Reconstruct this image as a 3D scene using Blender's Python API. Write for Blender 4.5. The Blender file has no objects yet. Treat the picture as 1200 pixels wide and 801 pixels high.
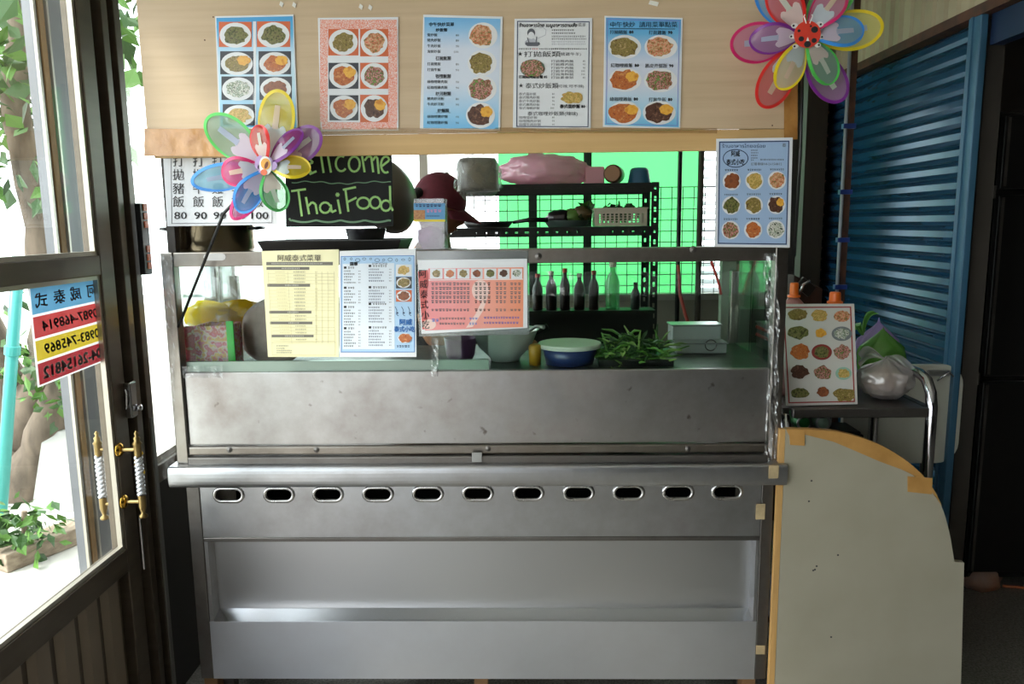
import bpy, bmesh, math, random
from mathutils import Vector, Matrix, noise
from mathutils.geometry import tessellate_polygon

# ------------------------------------------------------------------ camera
SC = bpy.context.scene
COL = SC.collection
F = 900.0
CAM = Vector((1.0609, -2.2060, 1.5928))
PITCH, YAW, ROLL = 0.15356, -0.02199, -0.01165
_fw = Vector((math.sin(YAW) * math.cos(PITCH), math.cos(YAW) * math.cos(PITCH), -math.sin(PITCH)))
_rt = Vector((math.cos(YAW), -math.sin(YAW), 0))
_up = _rt.cross(_fw)
RT = _rt * math.cos(ROLL) + _up * math.sin(ROLL)
UP = -_rt * math.sin(ROLL) + _up * math.cos(ROLL)
FW = _fw
cam = bpy.data.objects.new('camera', bpy.data.cameras.new('camera'))
cam.data.sensor_width = 36.0
cam.data.lens = F / 1200 * 36.0
cam.data.clip_start = 0.02
cam.matrix_world = Matrix(((RT.x, UP.x, -FW.x, CAM.x), (RT.y, UP.y, -FW.y, CAM.y),
                           (RT.z, UP.z, -FW.z, CAM.z), (0, 0, 0, 1)))
COL.objects.link(cam)
SC.camera = cam

# ------------------------------------------------------------------ light
world = bpy.data.worlds.new('overcast_sky')
SC.world = world
world.use_nodes = True
bg = world.node_tree.nodes['Background']
bg.inputs[0].default_value = (0.93, 0.97, 1.0, 1)
bg.inputs[1].default_value = 4.2
sun = bpy.data.objects.new('sun', bpy.data.lights.new('sun', 'SUN'))
sun.data.energy = 4.0
sun.data.angle = math.radians(12)
sun.data.color = (1, 0.95, 0.86)
sun.rotation_euler = Vector((0.62, 0.30, -0.72)).to_track_quat('-Z', 'Y').to_euler()
COL.objects.link(sun)
SC.view_settings.view_transform = 'Standard'
SC.view_settings.look = 'None'
SC.view_settings.exposure = 0.42
SC.view_settings.gamma = 1.0
SC.view_settings.use_curve_mapping = False

# ------------------------------------------------------------------ pixel -> point at a real depth
def ray(px, py):
    return RT * ((px - 600) / F) + UP * ((400.5 - py) / F) + FW

def P(px, py, Y):
    d = ray(px, py)
    return CAM + d * ((Y - CAM.y) / d.y)

def PX(px, py, X):
    d = ray(px, py)
    return CAM + d * ((X - CAM.x) / d.x)

def PZ(px, py, Z):
    d = ray(px, py)
    return CAM + d * ((Z - CAM.z) / d.z)

def zv(v, Y=0.0, u=560):
    return P(u, v, Y).z

# ------------------------------------------------------------------ materials
def srgb(r, g, b):
    def c(x):
        x /= 255.0
        return x / 12.92 if x <= 0.04045 else ((x + 0.055) / 1.055) ** 2.4
    return (c(r), c(g), c(b), 1)

MATS = {}
def mat(name, rgb, rough=0.6, metal=0.0, var=0.0, scale=8.0, bump=0.0, coat=0.0, stretch=(1, 1, 1), rough_var=0.0, rgb2=None, spec=0.5):
    if name in MATS:
        return MATS[name]
    m = bpy.data.materials.new(name)
    m.use_nodes = True
    nt = m.node_tree
    b = nt.nodes['Principled BSDF']
    c = srgb(*rgb)
    b.inputs['Base Color'].default_value = c
    b.inputs['Roughness'].default_value = rough
    b.inputs['Metallic'].default_value = metal
    b.inputs['Coat Weight'].default_value = coat
    b.inputs['Coat Roughness'].default_value = 0.12
    b.inputs['Specular IOR Level'].default_value = spec
    if var or bump or rough_var or rgb2:
        tc = nt.nodes.new('ShaderNodeTexCoord')
        mp = nt.nodes.new('ShaderNodeMapping')
        mp.inputs['Scale'].default_value = stretch
        nz = nt.nodes.new('ShaderNodeTexNoise')
        nz.inputs['Scale'].default_value = scale
        nz.inputs['Detail'].default_value = 5
        nt.links.new(tc.outputs['Object'], mp.inputs[0])
        nt.links.new(mp.outputs[0], nz.inputs['Vector'])
        if var or rgb2:
            rp = nt.nodes.new('ShaderNodeValToRGB')
            rp.color_ramp.elements[0].position = 0.3
            rp.color_ramp.elements[1].position = 0.7
            lo = srgb(*rgb2) if rgb2 else tuple(max(0, x * (1 - var)) for x in c[:3]) + (1,)
            hi = c if rgb2 else tuple(min(1, x * (1 + var)) for x in c[:3]) + (1,)
            rp.color_ramp.elements[0].color = lo
            rp.color_ramp.elements[1].color = hi
            nt.links.new(nz.outputs['Fac'], rp.inputs[0])
            nt.links.new(rp.outputs[0], b.inputs['Base Color'])
        if rough_var:
            mr = nt.nodes.new('ShaderNodeMapRange')
            mr.inputs[1].default_value = 0.3
            mr.inputs[2].default_value = 0.7
            mr.inputs[3].default_value = max(0.02, rough - rough_var)
            mr.inputs[4].default_value = min(1, rough + rough_var)
            nt.links.new(nz.outputs['Fac'], mr.inputs[0])
            nt.links.new(mr.outputs[0], b.inputs['Roughness'])
        if bump:
            bp = nt.nodes.new('ShaderNodeBump')
            bp.inputs['Strength'].default_value = bump
            bp.inputs['Distance'].default_value = 0.01
            nt.links.new(nz.outputs['Fac'], bp.inputs['Height'])
            nt.links.new(bp.outputs[0], b.inputs['Normal'])
    MATS[name] = m
    return m

def mat_film(name, rgb, alpha=0.5, trans=0.5, gloss=0.06, rough=0.15, bump=0.0):
    """thin plastic: part clear, part diffuse, part translucent, with a sheen"""
    if name in MATS:
        return MATS[name]
    m = bpy.data.materials.new(name)
    m.use_nodes = True
    nt = m.node_tree
    nt.nodes.clear()
    N = nt.nodes.new
    out = N('ShaderNodeOutputMaterial')
    tr = N('ShaderNodeBsdfTransparent'); df = N('ShaderNodeBsdfDiffuse'); tl = N('ShaderNodeBsdfTranslucent'); gl = N('ShaderNodeBsdfGlossy')
    c = srgb(*rgb)
    df.inputs[0].default_value = c
    tl.inputs[0].default_value = c
    gl.inputs['Roughness'].default_value = rough
    tr.inputs[0].default_value = tuple(1 - (1 - x) * 0.35 for x in c[:3]) + (1,)
    m1 = N('ShaderNodeMixShader'); m1.inputs[0].default_value = trans
    m2 = N('ShaderNodeMixShader'); m2.inputs[0].default_value = alpha
    m3 = N('ShaderNodeMixShader'); m3.inputs[0].default_value = gloss
    L = nt.links.new
    L(df.outputs[0], m1.inputs[1]); L(tl.outputs[0], m1.inputs[2])
    L(tr.outputs[0], m2.inputs[1]); L(m1.outputs[0], m2.inputs[2])
    L(m2.outputs[0], m3.inputs[1]); L(gl.outputs[0], m3.inputs[2])
    L(m3.outputs[0], out.inputs[0])
    if bump:
        nz = N('ShaderNodeTexNoise'); nz.inputs['Scale'].default_value = 35
        bp = N('ShaderNodeBump'); bp.inputs['Strength'].default_value = bump
        tc = N('ShaderNodeTexCoord'); L(tc.outputs['Object'], nz.inputs['Vector'])
        L(nz.outputs['Fac'], bp.inputs['Height'])
        for s in (df, tl, gl):
            L(bp.outputs[0], s.inputs['Normal'])
    MATS[name] = m
    return m

def mat_glass(name, tint=(0.93, 0.98, 0.95), gain=1.0):
    m = bpy.data.materials.new(name)
    m.use_nodes = True
    nt = m.node_tree
    nt.nodes.clear()
    N = nt.nodes.new
    out = N('ShaderNodeOutputMaterial')
    tr = N('ShaderNodeBsdfTransparent'); gl = N('ShaderNodeBsdfGlossy')
    tr.inputs[0].default_value = (*tint, 1)
    gl.inputs['Roughness'].default_value = 0.01
    fr = N('ShaderNodeLayerWeight'); fr.inputs[0].default_value = 0.5
    pw = N('ShaderNodeMath'); pw.operation = 'POWER'; pw.inputs[1].default_value = 4.0
    mu = N('ShaderNodeMath'); mu.operation = 'MULTIPLY_ADD'; mu.inputs[1].default_value = 0.8 * gain; mu.inputs[2].default_value = 0.014 * gain
    mx = N('ShaderNodeMixShader')
    L = nt.links.new
    L(fr.outputs['Facing'], pw.inputs[0]); L(pw.outputs[0], mu.inputs[0]); L(mu.outputs[0], mx.inputs[0])
    L(tr.outputs[0], mx.inputs[1]); L(gl.outputs[0], mx.inputs[2]); L(mx.outputs[0], out.inputs[0])
    MATS[name] = m
    return m

def mat_food(name, cols, scale=140.0):
    if name in MATS:
        return MATS[name]
    m = mat(name, cols[0], 0.4, coat=0.5)
    nt = m.node_tree
    tc = nt.nodes.new('ShaderNodeTexCoord')
    nz = nt.nodes.new('ShaderNodeTexNoise')
    nz.inputs['Scale'].default_value = scale
    nz.inputs['Detail'].default_value = 2
    rp = nt.nodes.new('ShaderNodeValToRGB')
    el = rp.color_ramp.elements
    n = len(cols)
    el[0].position = 0.33; el[0].color = srgb(*cols[0])
    el[1].position = 0.67; el[1].color = srgb(*cols[-1])
    for i in range(1, n - 1):
        e = el.new(0.33 + 0.34 * i / (n - 1)); e.color = srgb(*cols[i])
    nt.links.new(tc.outputs['Object'], nz.inputs['Vector'])
    nt.links.new(nz.outputs['Fac'], rp.inputs[0])
    nt.links.new(rp.outputs[0], nt.nodes['Principled BSDF'].inputs['Base Color'])
    return m

def mat_gradient(name, stops, axis=2, rough=0.4, coat=0.4):
    m = mat(name, stops[0][1], rough, coat=coat)
    nt = m.node_tree
    tc = nt.nodes.new('ShaderNodeTexCoord'); sp = nt.nodes.new('ShaderNodeSeparateXYZ'); rp = nt.nodes.new('ShaderNodeValToRGB')
    nt.links.new(tc.outputs['Generated'], sp.inputs[0])
    nt.links.new(sp.outputs[axis], rp.inputs[0])
    el = rp.color_ramp.elements
    el[0].position, el[0].color = stops[0][0], srgb(*stops[0][1])
    el[1].position, el[1].color = stops[-1][0], srgb(*stops[-1][1])
    for p, c in stops[1:-1]:
        e = el.new(p); e.color = srgb(*c)
    nt.links.new(rp.outputs[0], nt.nodes['Principled BSDF'].inputs['Base Color'])
    return m

def mat_steel(name, rgb=(184, 187, 192), rough=0.3, stain=0.35, stretch=(0.06, 1, 60), smear=0.18, spots=0.0):
    """brushed sheet steel: fine streaks in the gloss, brown-grey smears"""
    m = mat(name, rgb, rough, metal=1.0)
    nt = m.node_tree
    b = nt.nodes['Principled BSDF']
    N = nt.nodes.new; L = nt.links.new
    tc = N('ShaderNodeTexCoord'); mp = N('ShaderNodeMapping'); mp.inputs['Scale'].default_value = stretch
    st = N('ShaderNodeTexNoise'); st.inputs['Scale'].default_value = 6; st.inputs['Detail'].default_value = 2
    L(tc.outputs['Object'], mp.inputs[0]); L(mp.outputs[0], st.inputs['Vector'])
    sm = N('ShaderNodeTexNoise'); sm.inputs['Scale'].default_value = 5.5; sm.inputs['Detail'].default_value = 7; sm.inputs['Roughness'].default_value = 0.62
    L(tc.outputs['Object'], sm.inputs['Vector'])
    r1 = N('ShaderNodeMapRange'); r1.inputs[1].default_value = 0.3; r1.inputs[2].default_value = 0.7
    r1.inputs[3].default_value = rough - 0.006; r1.inputs[4].default_value = rough + 0.006
    L(st.outputs['Fac'], r1.inputs[0])
    r2 = N('ShaderNodeMapRange'); r2.inputs[1].default_value = 0.45; r2.inputs[2].default_value = 0.75
    r2.inputs[3].default_value = 0; r2.inputs[4].default_value = smear
    L(sm.outputs['Fac'], r2.inputs[0])
    ad = N('ShaderNodeMath'); ad.operation = 'ADD'
    L(r1.outputs[0], ad.inputs[0]); L(r2.outputs[0], ad.inputs[1]); L(ad.outputs[0], b.inputs['Roughness'])
    rp = N('ShaderNodeValToRGB')
    rp.color_ramp.elements[0].position = 0.35; rp.color_ramp.elements[0].color = srgb(*rgb)
    rp.color_ramp.elements[1].position = 0.72
    c = srgb(*rgb); rp.color_ramp.elements[1].color = (c[0] * (1 - stain * 0.75), c[1] * (1 - stain * 0.9), c[2] * (1 - stain), 1)
    L(sm.outputs['Fac'], rp.inputs[0]); L(rp.outputs[0], b.inputs['Base Color'])
    if spots:
        sn = N('ShaderNodeTexNoise'); sn.inputs['Scale'].default_value = 21; sn.inputs['Detail'].default_value = 3
        L(tc.outputs['Object'], sn.inputs['Vector'])
        sr = N('ShaderNodeMapRange'); sr.inputs[1].default_value = 0.665; sr.inputs[2].default_value = 0.74; sr.inputs[4].default_value = spots
        L(sn.outputs['Fac'], sr.inputs[0])
        mx = N('ShaderNodeMix'); mx.data_type = 'RGBA'
        mx.inputs[7].default_value = srgb(84, 72, 58)
        L(sr.outputs[0], mx.inputs[0]); L(rp.outputs[0], mx.inputs[6]); L(mx.outputs[2], b.inputs['Base Color'])
    bp = N('ShaderNodeBump'); bp.inputs['Strength'].default_value = 0.0015; bp.inputs['Distance'].default_value = 0.002
    L(st.outputs['Fac'], bp.inputs['Height'])
    if smear > 0.1: L(bp.outputs[0], b.inputs['Normal'])
    return m

# ------------------------------------------------------------------ mesh builder
WLOC = {}
class MB:
    def __init__(s):
        s.v, s.f, s.mi, s.cur = [], [], [], 0
    def add(s, vs, fs):
        n = len(s.v)
        s.v += [Vector(p) for p in vs]
        s.f += [[i + n for i in f] for f in fs]
        s.mi += [s.cur] * len(fs)
        return s
    def box(s, a, b):
        x0, y0, z0 = (min(p, q) for p, q in zip(a, b)); x1, y1, z1 = (max(p, q) for p, q in zip(a, b))
        return s.add([(x0, y0, z0), (x1, y0, z0), (x1, y1, z0), (x0, y1, z0), (x0, y0, z1), (x1, y0, z1), (x1, y1, z1), (x0, y1, z1)],
                     [(0, 3, 2, 1), (4, 5, 6, 7), (0, 1, 5, 4), (1, 2, 6, 5), (2, 3, 7, 6), (3, 0, 4, 7)])
    def obox(s, c, ax, ay, az):
        c, ax, ay, az = map(Vector, (c, ax, ay, az))
        vs = [c + ax * i + ay * j + az * k for k in (-1, 1) for (i, j) in ((-1, -1), (1, -1), (1, 1), (-1, 1))]
        return s.add(vs, [(0, 3, 2, 1), (4, 5, 6, 7), (0, 1, 5, 4), (1, 2, 6, 5), (2, 3, 7, 6), (3, 0, 4, 7)])
    def poly(s, pts):
        return s.add(pts, [list(range(len(pts)))])
    def prism(s, outer, vec, holes=()):
        loops = [[Vector(p) for p in outer]] + [[Vector(p) for p in h] for h in holes]
        tris = tessellate_polygon(loops)
        flat = [p for l in loops for p in l]
        n = len(flat); vec = Vector(vec)
        fs = [list(t) for t in tris] + [[i + n for i in reversed(t)] for t in tris]
        o = 0
        for l in loops:
            k = len(l)
            fs += [[o + i, o + (i + 1) % k, o + (i + 1) % k + n, o + i + n] for i in range(k)]
            o += k
        return s.add(flat + [p + vec for p in flat], fs)
    def tube(s, path, r, n=8, closed=False, caps=True):
        path = [Vector(p) for p in path]
        k = len(path)
        rs = r if isinstance(r, (list, tuple)) else [r] * k
        vs, fs = [], []
        prev = None
        for i, p in enumerate(path):
            if closed:
                t = path[(i + 1) % k] - path[i - 1]
            else:
                t = path[min(i + 1, k - 1)] - path[max(i - 1, 0)]
            t.normalize()
            if prev is None:
                a = t.cross(Vector((0, 0, 1)) if abs(t.z) < 0.9 else Vector((1, 0, 0))).normalized()
            else:
                a = (prev - t * prev.dot(t)).normalized()
            prev = a
            b = t.cross(a)
            vs += [p + (a * math.cos(2 * math.pi * j / n) + b * math.sin(2 * math.pi * j / n)) * rs[i] for j in range(n)]
        m = k if closed else k - 1
        for i in range(m):
            for j in range(n):
                a0 = i * n + j; a1 = i * n + (j + 1) % n; i2 = (i + 1) % k
                fs.append((a0, a1, i2 * n + (j + 1) % n, i2 * n + j))
        if caps and not closed:
            fs.append(list(range(n - 1, -1, -1))); fs.append([(k - 1) * n + j for j in range(n)])
        return s.add(vs, fs)
    def lathe(s, prof, c, n=24, axis=(0, 0, 1)):
        c = Vector(c); q = Vector((0, 0, 1)).rotation_difference(Vector(axis).normalized())
        vs, fs = [], []
        for (r, z) in prof:
            for j in range(n):
                a = 2 * math.pi * j / n
                vs.append(c + q @ Vector((max(r, 1e-5) * math.cos(a), max(r, 1e-5) * math.sin(a), z)))
        for i in range(len(prof) - 1):
            for j in range(n):
                fs.append((i * n + j, i * n + (j + 1) % n, (i + 1) * n + (j + 1) % n, (i + 1) * n + j))
        return s.add(vs, fs)
    def blob(s, c, rad, seed=0, amp=0.15, freq=2.0, sub=3, fn=None, flat=None):
        bm = bmesh.new()
        bmesh.ops.create_icosphere(bm, subdivisions=sub, radius=1)
        c = Vector(c); off = Vector((seed * 7.3, seed * 3.1, seed * 1.7))
        vs = []
        for v in bm.verts:
            d = v.co.normalized()
            k = 1 + amp * (noise.noise(d * freq + off) + 0.5 * noise.noise(d * freq * 2.3 + off))
            p = d * k
            if fn: p = fn(p)
            p = Vector((p.x * rad[0], p.y * rad[1], p.z * rad[2]))
            if flat is not None: p.z = max(p.z, flat)
            vs.append(c + p)
        fs = [[v.index for v in f.verts] for f in bm.faces]
        bm.free()
        return s.add(vs, fs)
    def grid(s, fn, nu, nv):
        vs = [fn(i / nu, j / nv) for j in range(nv + 1) for i in range(nu + 1)]
        fs = [(j * (nu + 1) + i, j * (nu + 1) + i + 1, (j + 1) * (nu + 1) + i + 1, (j + 1) * (nu + 1) + i) for j in range(nv) for i in range(nu)]
        return s.add(vs, fs)
    def build(s, name, mats, parent=None, smooth=False, bevel=0.0, solid=0.0, seg=2):
        if not isinstance(mats, (list, tuple)): mats = [mats]
        if parent is not None:
            o0 = WLOC[parent.name]
        else:
            lo = Vector([min(p[i] for p in s.v) for i in range(3)]); hi = Vector([max(p[i] for p in s.v) for i in range(3)])
            o0 = Vector(((lo.x + hi.x) / 2, (lo.y + hi.y) / 2, lo.z))
        me = bpy.data.meshes.new(name)
        me.from_pydata([p - o0 for p in s.v], [], s.f)
        for m in mats: me.materials.append(m)
        me.polygons.foreach_set('material_index', s.mi)
        if smooth:
            me.polygons.foreach_set('use_smooth', [True] * len(me.polygons))
        bm = bmesh.new(); bm.from_mesh(me)
        bmesh.ops.recalc_face_normals(bm, faces=bm.faces)
        bm.to_mesh(me); bm.free()
        o = bpy.data.objects.new(name, me)
        COL.objects.link(o)
        if parent is not None:
            o.parent = parent
            WLOC[o.name] = o0.copy()
        else:
            o.location = o0
            WLOC[o.name] = o0.copy()
        if solid:
            md = o.modifiers.new('solid', 'SOLIDIFY'); md.thickness = solid; md.offset = 0
        if bevel:
            md = o.modifiers.new('bevel', 'BEVEL'); md.width = bevel; md.segments = seg; md.limit_method = 'ANGLE'
        if smooth and bevel == 0:
            pass
        return o

def empty(name, loc):
    o = bpy.data.objects.new(name, None)
    o.empty_display_size = 0.05
    COL.objects.link(o)
    o.location = loc
    WLOC[o.name] = Vector(loc)
    return o

def tag(o, label=None, cat=None, group=None, kind=None):
    if label: o['label'] = label
    if cat: o['category'] = cat
    if group: o['group'] = group
    if kind: o['kind'] = kind
    return o

def structure(o):
    o['kind'] = 'structure'
    return o

def copy_part(o, parent, dloc=(0, 0, 0)):
    c = o.copy(); COL.objects.link(c)
    c.parent = parent
    c.location = o.location + Vector(dloc)
    WLOC[c.name] = WLOC[parent.name].copy()
    return c

# ------------------------------------------------------------------ flat print
FONT_OBJ = bpy.data.objects.new('font_tmp', bpy.data.curves.new('font_tmp', 'FONT'))
COL.objects.link(FONT_OBJ)
_tc = {}
def glyphs(st, bold, res):
    k = (st, bold, res)
    if k not in _tc:
        c = FONT_OBJ.data
        c.body = st; c.resolution_u = res; c.offset = bold
        bpy.context.view_layer.update()
        me = bpy.data.meshes.new_from_object(FONT_OBJ)
        _tc[k] = ([v.co.to_2d() for v in me.vertices], [list(p.vertices) for p in me.polygons])
        bpy.data.meshes.remove(me)
    return _tc[k]

def cjk(st):
    return any(ord(ch) > 0x2E80 for ch in st)

class Sheet:
    """a printed sheet: root mesh of its own thickness, children for background, photos and lettering"""
    def __init__(s, name, quad, at, mat_sheet, thick=Vector((0, 0.0016, 0)), parent=None):
        s.at = at
        s.root = MB().prism([at(x, y, 0) for x, y in quad], thick).build(name, mat_sheet, parent)
        s.layers = {}
        s.mats = {}
    def mb(s, part):
        if part not in s.layers:
            s.layers[part] = MB(); s.mats[part] = []
        return s.layers[part]
    def setm(s, part, m):
        b = s.mb(part)
        if m not in s.mats[part]: s.mats[part].append(m)
        b.cur = s.mats[part].index(m)
        return b
    def poly(s, pts, m, layer=1, part='printed_background'):
        s.setm(part, m).poly([s.at(x, y, layer) for x, y in pts])
    def rect(s, x0, y0, x1, y1, m, layer=1, part='printed_background'):
        s.poly([(x0, y0), (x1, y0), (x1, y1), (x0, y1)], m, layer, part)
    def frame(s, pts, w, m, layer=2, part='printed_border'):
        cx = sum(p[0] for p in pts) / len(pts); cy = sum(p[1] for p in pts) / len(pts)
        inn = [(x + (w if x < cx else -w), y + (w if y < cy else -w)) for x, y in pts]
        n = len(pts)
        b = s.setm(part, m)
        for i in range(n):
            j = (i + 1) % n
            b.poly([s.at(*q, layer) for q in (pts[i], pts[j], inn[j], inn[i])])
    def ring(s, cx, cy, rx, ry, w, m, layer=2, part='printed_border', n=28):
        b = s.setm(part, m)
        for i in range(n):
            a0, a1 = 2 * math.pi * i / n, 2 * math.pi * (i + 1) / n
            b.poly([s.at(cx + math.cos(a) * (rx - d), cy + math.sin(a) * (ry - d), layer) for a, d in ((a0, 0), (a1, 0), (a1, w), (a0, w))])
    def ell(s, cx, cy, rx, ry, m, layer=2, part='printed_background', n=24, wob=0, seed=0):
        pts = []
        for i in range(n):
            a = 2 * math.pi * i / n
            k = 1 + wob * noise.noise(Vector((math.cos(a) * 1.7 + seed * 3.3, math.sin(a) * 1.7, seed)))
            pts.append((cx + rx * k * math.cos(a), cy + ry * k * math.sin(a)))
        s.poly(pts, m, layer, part)
    def text(s, st, x, y, h, m, layer=3, align='L', part='lettering', bold=0.0, res=2, wide=1.0, slant=0.0, mirror=False):
        vs, fs = glyphs(st, 0.0, res)
        sc = h / (0.92 if cjk(st) else 0.72)
        cy = 0.385 if cjk(st) else 0.35
        w = max(v.x for v in vs) + min(v.x for v in vs)
        ox = {'L': 0, 'C': w / 2, 'R': w}[align]
        sg = -1 if mirror else 1
        b = s.setm(part, m)
        for sx, sy in (((-1, -1), (1, -1), (-1, 1), (1, 1)) if bold > 0.012 else ((-1, 0), (1, 0)) if bold > 0 else ((0, 0),)):
            b.add([s.at(x + sg * ((v.x - ox + sx * bold) + slant * v.y) * sc * wide, y - (v.y - cy + sy * bold * 0.7) * sc, layer) for v in vs], fs)
    def dashes(s, x0, x1, y, h, m, seed=0, layer=3, part='lettering', gap=0.3, fill=0.85):
        rnd = random.Random(seed * 131 + int(x0 * 7 + y * 13))
        x = x0
        b = s.setm(part, m)
        while x < x1 - 0.3 * h:
            w = min(h * rnd.uniform(0.6, 1.0), x1 - x)
            hh = h * rnd.uniform(0.7, 1.0) * fill / 2
            # each sign as two strokes so it reads as writing
            b.poly([s.at(*q, layer) for q in ((x, y - hh), (x + w, y - hh), (x + w, y - hh * 0.35), (x, y - hh * 0.35))])
            b.poly([s.at(*q, layer) for q in ((x + w * 0.15, y + hh * 0.2), (x + w * 0.9, y + hh * 0.1), (x + w * 0.9, y + hh), (x + w * 0.15, y + hh))])
            x += w + h * gap
    def line(s, x0, y0, x1, y1, w, m, layer=3, part='lettering'):
        d = Vector((x1 - x0, y1 - y0)); n = Vector((-d.y, d.x)).normalized() * w / 2
        s.setm(part, m).poly([s.at(*q, layer) for q in ((x0 + n.x, y0 + n.y), (x1 + n.x, y1 + n.y), (x1 - n.x, y1 - n.y), (x0 - n.x, y0 - n.y))])
    def stroke(s, pts, w, m, layer=3, part='lettering'):
        for a, b in zip(pts, pts[1:]):
            s.line(a[0], a[1], b[0], b[1], w, m, layer, part)
    def food(s, cx, cy, rx, ry, fm, seed=0, plate=True, bgrect=None, bgm=None, side=None, k=0.74, pm=None, dx=0, dy=0):
        b = MB(); ms = []
        if bgrect:
            x0, y0, x1, y1 = bgrect
            b.cur = len(ms); ms.append(bgm)
            b.poly([s.at(*q, 2) for q in ((x0, y0), (x1, y0), (x1, y1), (x0, y1))])
        def e(cx, cy, rx, ry, m, layer, wob, sd):
            b.cur = len(ms); ms.append(m)
            pts = []
            for i in range(26):
                a = 2 * math.pi * i / 26
                q = 1 + wob * (noise.noise(Vector((math.cos(a) * 2.2 + sd * 3.3, math.sin(a) * 2.2, sd))))
                pts.append(s.at(cx + rx * q * math.cos(a), cy + ry * q * math.sin(a), layer))
            b.poly(pts)
        if plate:
            e(cx, cy, rx, ry, pm or M_plate, 3, 0, 0)
        e(cx + dx, cy + dy, rx * k, ry * k, fm, 4, 0.28, seed + 1)
        if side:
            e(cx + rx * 0.42, cy - ry * 0.28, rx * 0.42, ry * 0.42, side, 5, 0.25, seed + 9)
        return b.build('food_photo', ms, s.root)
    def done(s):
        for part, b in s.layers.items():
            o = b.build(part.rstrip('_0123456789'), s.mats[part], s.root)
            if part in ('lettering', 'printed_border', 'drawing'): o['kind'] = 'stuff'
        return s.root

def onY(Y):
    return lambda x, y, l: P(x, y, Y - 0.0005 * l)

def stadium(cx, cz, hw, hh, y, n=8):
    pts = []
    for i in range(n + 1):
        a = -math.pi / 2 + math.pi * i / n
        pts.append((cx + (hw - hh) + hh * math.cos(a), y, cz + hh * math.sin(a)))
    for i in range(n + 1):
        a = math.pi / 2 + math.pi * i / n
        pts.append((cx - (hw - hh) + hh * math.cos(a), y, cz + hh * math.sin(a)))
    return pts

def foliage(b, c, rad, n, size, seed, shell=0.5, droop=0.3):
    rnd = random.Random(seed)
    c = Vector(c)
    for _ in range(n):
        d = Vector((rnd.gauss(0, 1), rnd.gauss(0, 1), rnd.gauss(0, 1))).normalized() * (shell + (1 - shell) * rnd.random())
        p = c + Vector((d.x * rad[0], d.y * rad[1], d.z * rad[2]))
        t = Vector((rnd.uniform(-1, 1), rnd.uniform(-1, 1), rnd.uniform(-1, 0.5))).normalized()
        t.z -= droop
        t.normalize()
        u = t.cross(Vector((rnd.uniform(-1, 1), rnd.uniform(-1, 1), rnd.uniform(-1, 1)))).normalized()
        nn = t.cross(u)
        l = size * rnd.uniform(0.6, 1.3); w = l * rnd.uniform(0.22, 0.36)
        b.cur = rnd.randrange(2)
        b.add([p, p + t * l * 0.45 + u * w + nn * l * 0.05, p + t * l, p + t * l * 0.45 - u * w + nn * l * 0.05], [(0, 1, 2), (0, 2, 3)])
# ------------------------------------------------------------------ palette
M_plate = mat('plate_print_white', (226, 226, 228), 0.4, coat=0.4)
M_paper = mat('laminated_white_paper', (226, 228, 232), 0.35, coat=0.5)
M_ink = mat('black_ink', (34, 34, 38), 0.6)
M_inkgrey = mat('grey_ink', (98, 98, 104), 0.6)
M_inkblue = mat('navy_ink', (40, 52, 92), 0.6)
M_bluetxt = mat('blue_ink', (58, 122, 200), 0.6)
M_redink = mat('red_ink', (196, 52, 50), 0.6)
M_steel = mat_steel('brushed_steel')
M_steel_apron = mat_steel('grimy_brushed_steel', (184, 184, 185), 0.3, 0.45, spots=0.75)
M_steel_rail = mat_steel('worn_steel_rail', (150, 146, 140), 0.28, 0.5, (0.2, 1, 20))
M_steel_dark = mat_steel('dull_steel', (120, 118, 116), 0.38, 0.4)
M_chrome = mat('chrome', (200, 200, 205), 0.12, 1.0)
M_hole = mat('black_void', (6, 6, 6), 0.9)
M_bronze = mat('dark_bronze_aluminium', (92, 82, 70), 0.36, 0.35, var=0.15, scale=5, stretch=(1, 1, 6))
M_bead = mat('pale_aluminium_bead', (178, 172, 160), 0.35, 0.6)
M_alu = mat('aluminium', (170, 172, 172), 0.32, 0.9)
M_glass = mat_glass('window_glass', (0.95, 0.975, 0.965), 1.0)
M_caseglass = mat_glass('case_glass', (0.90, 0.96, 0.93), 1.0)
M_black = mat('black_plastic', (16, 16, 17), 0.4)
M_rubber = mat('dark_rubber', (14, 14, 14), 0.7)
M_ply = mat('pale_plywood', (202, 178, 148), 0.55, rgb2=(190, 165, 134), scale=3.5, stretch=(0.6, 1, 14))
M_batten = mat('tan_batten', (196, 158, 104), 0.5, rgb2=(212, 176, 122), scale=2.2, stretch=(0.5, 1, 16))
M_tape = mat('brown_packing_tape', (158, 108, 50), 0.22, rgb2=(184, 134, 74), scale=22, bump=0.5, coat=0.6)
M_tape_matte = mat('tan_paper_tape', (186, 140, 78), 0.5, rgb2=(166, 122, 64), scale=16, bump=0.25)
M_cream = mat('cream_board', (152, 146, 128), 0.5, rgb2=(160, 154, 137), scale=5)
M_wood = mat('raw_wood', (150, 112, 74), 0.7, rgb2=(122, 88, 56), scale=9, stretch=(1, 8, 8))
M_terrazzo = mat('dark_terrazzo', (148, 144, 136), 0.35, rgb2=(84, 80, 74), scale=140)
M_conc = mat('pale_concrete', (206, 203, 196), 0.85, rgb2=(182, 178, 170), scale=3, bump=0.2)
M_wall = mat('grimy_plaster', (150, 142, 128), 0.85, var=0.15, scale=3)
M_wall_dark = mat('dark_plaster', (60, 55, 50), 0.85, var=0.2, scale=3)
M_ceil = mat('ceiling_board', (222, 220, 214), 0.85, var=0.08, scale=2)
M_beige = mat('beige_corrugated_sheet', (176, 164, 136), 0.5, var=0.14, scale=4)
M_rust = mat('rusty_steel', (96, 58, 40), 0.75, rgb2=(62, 42, 34), scale=18, bump=0.3)
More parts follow.
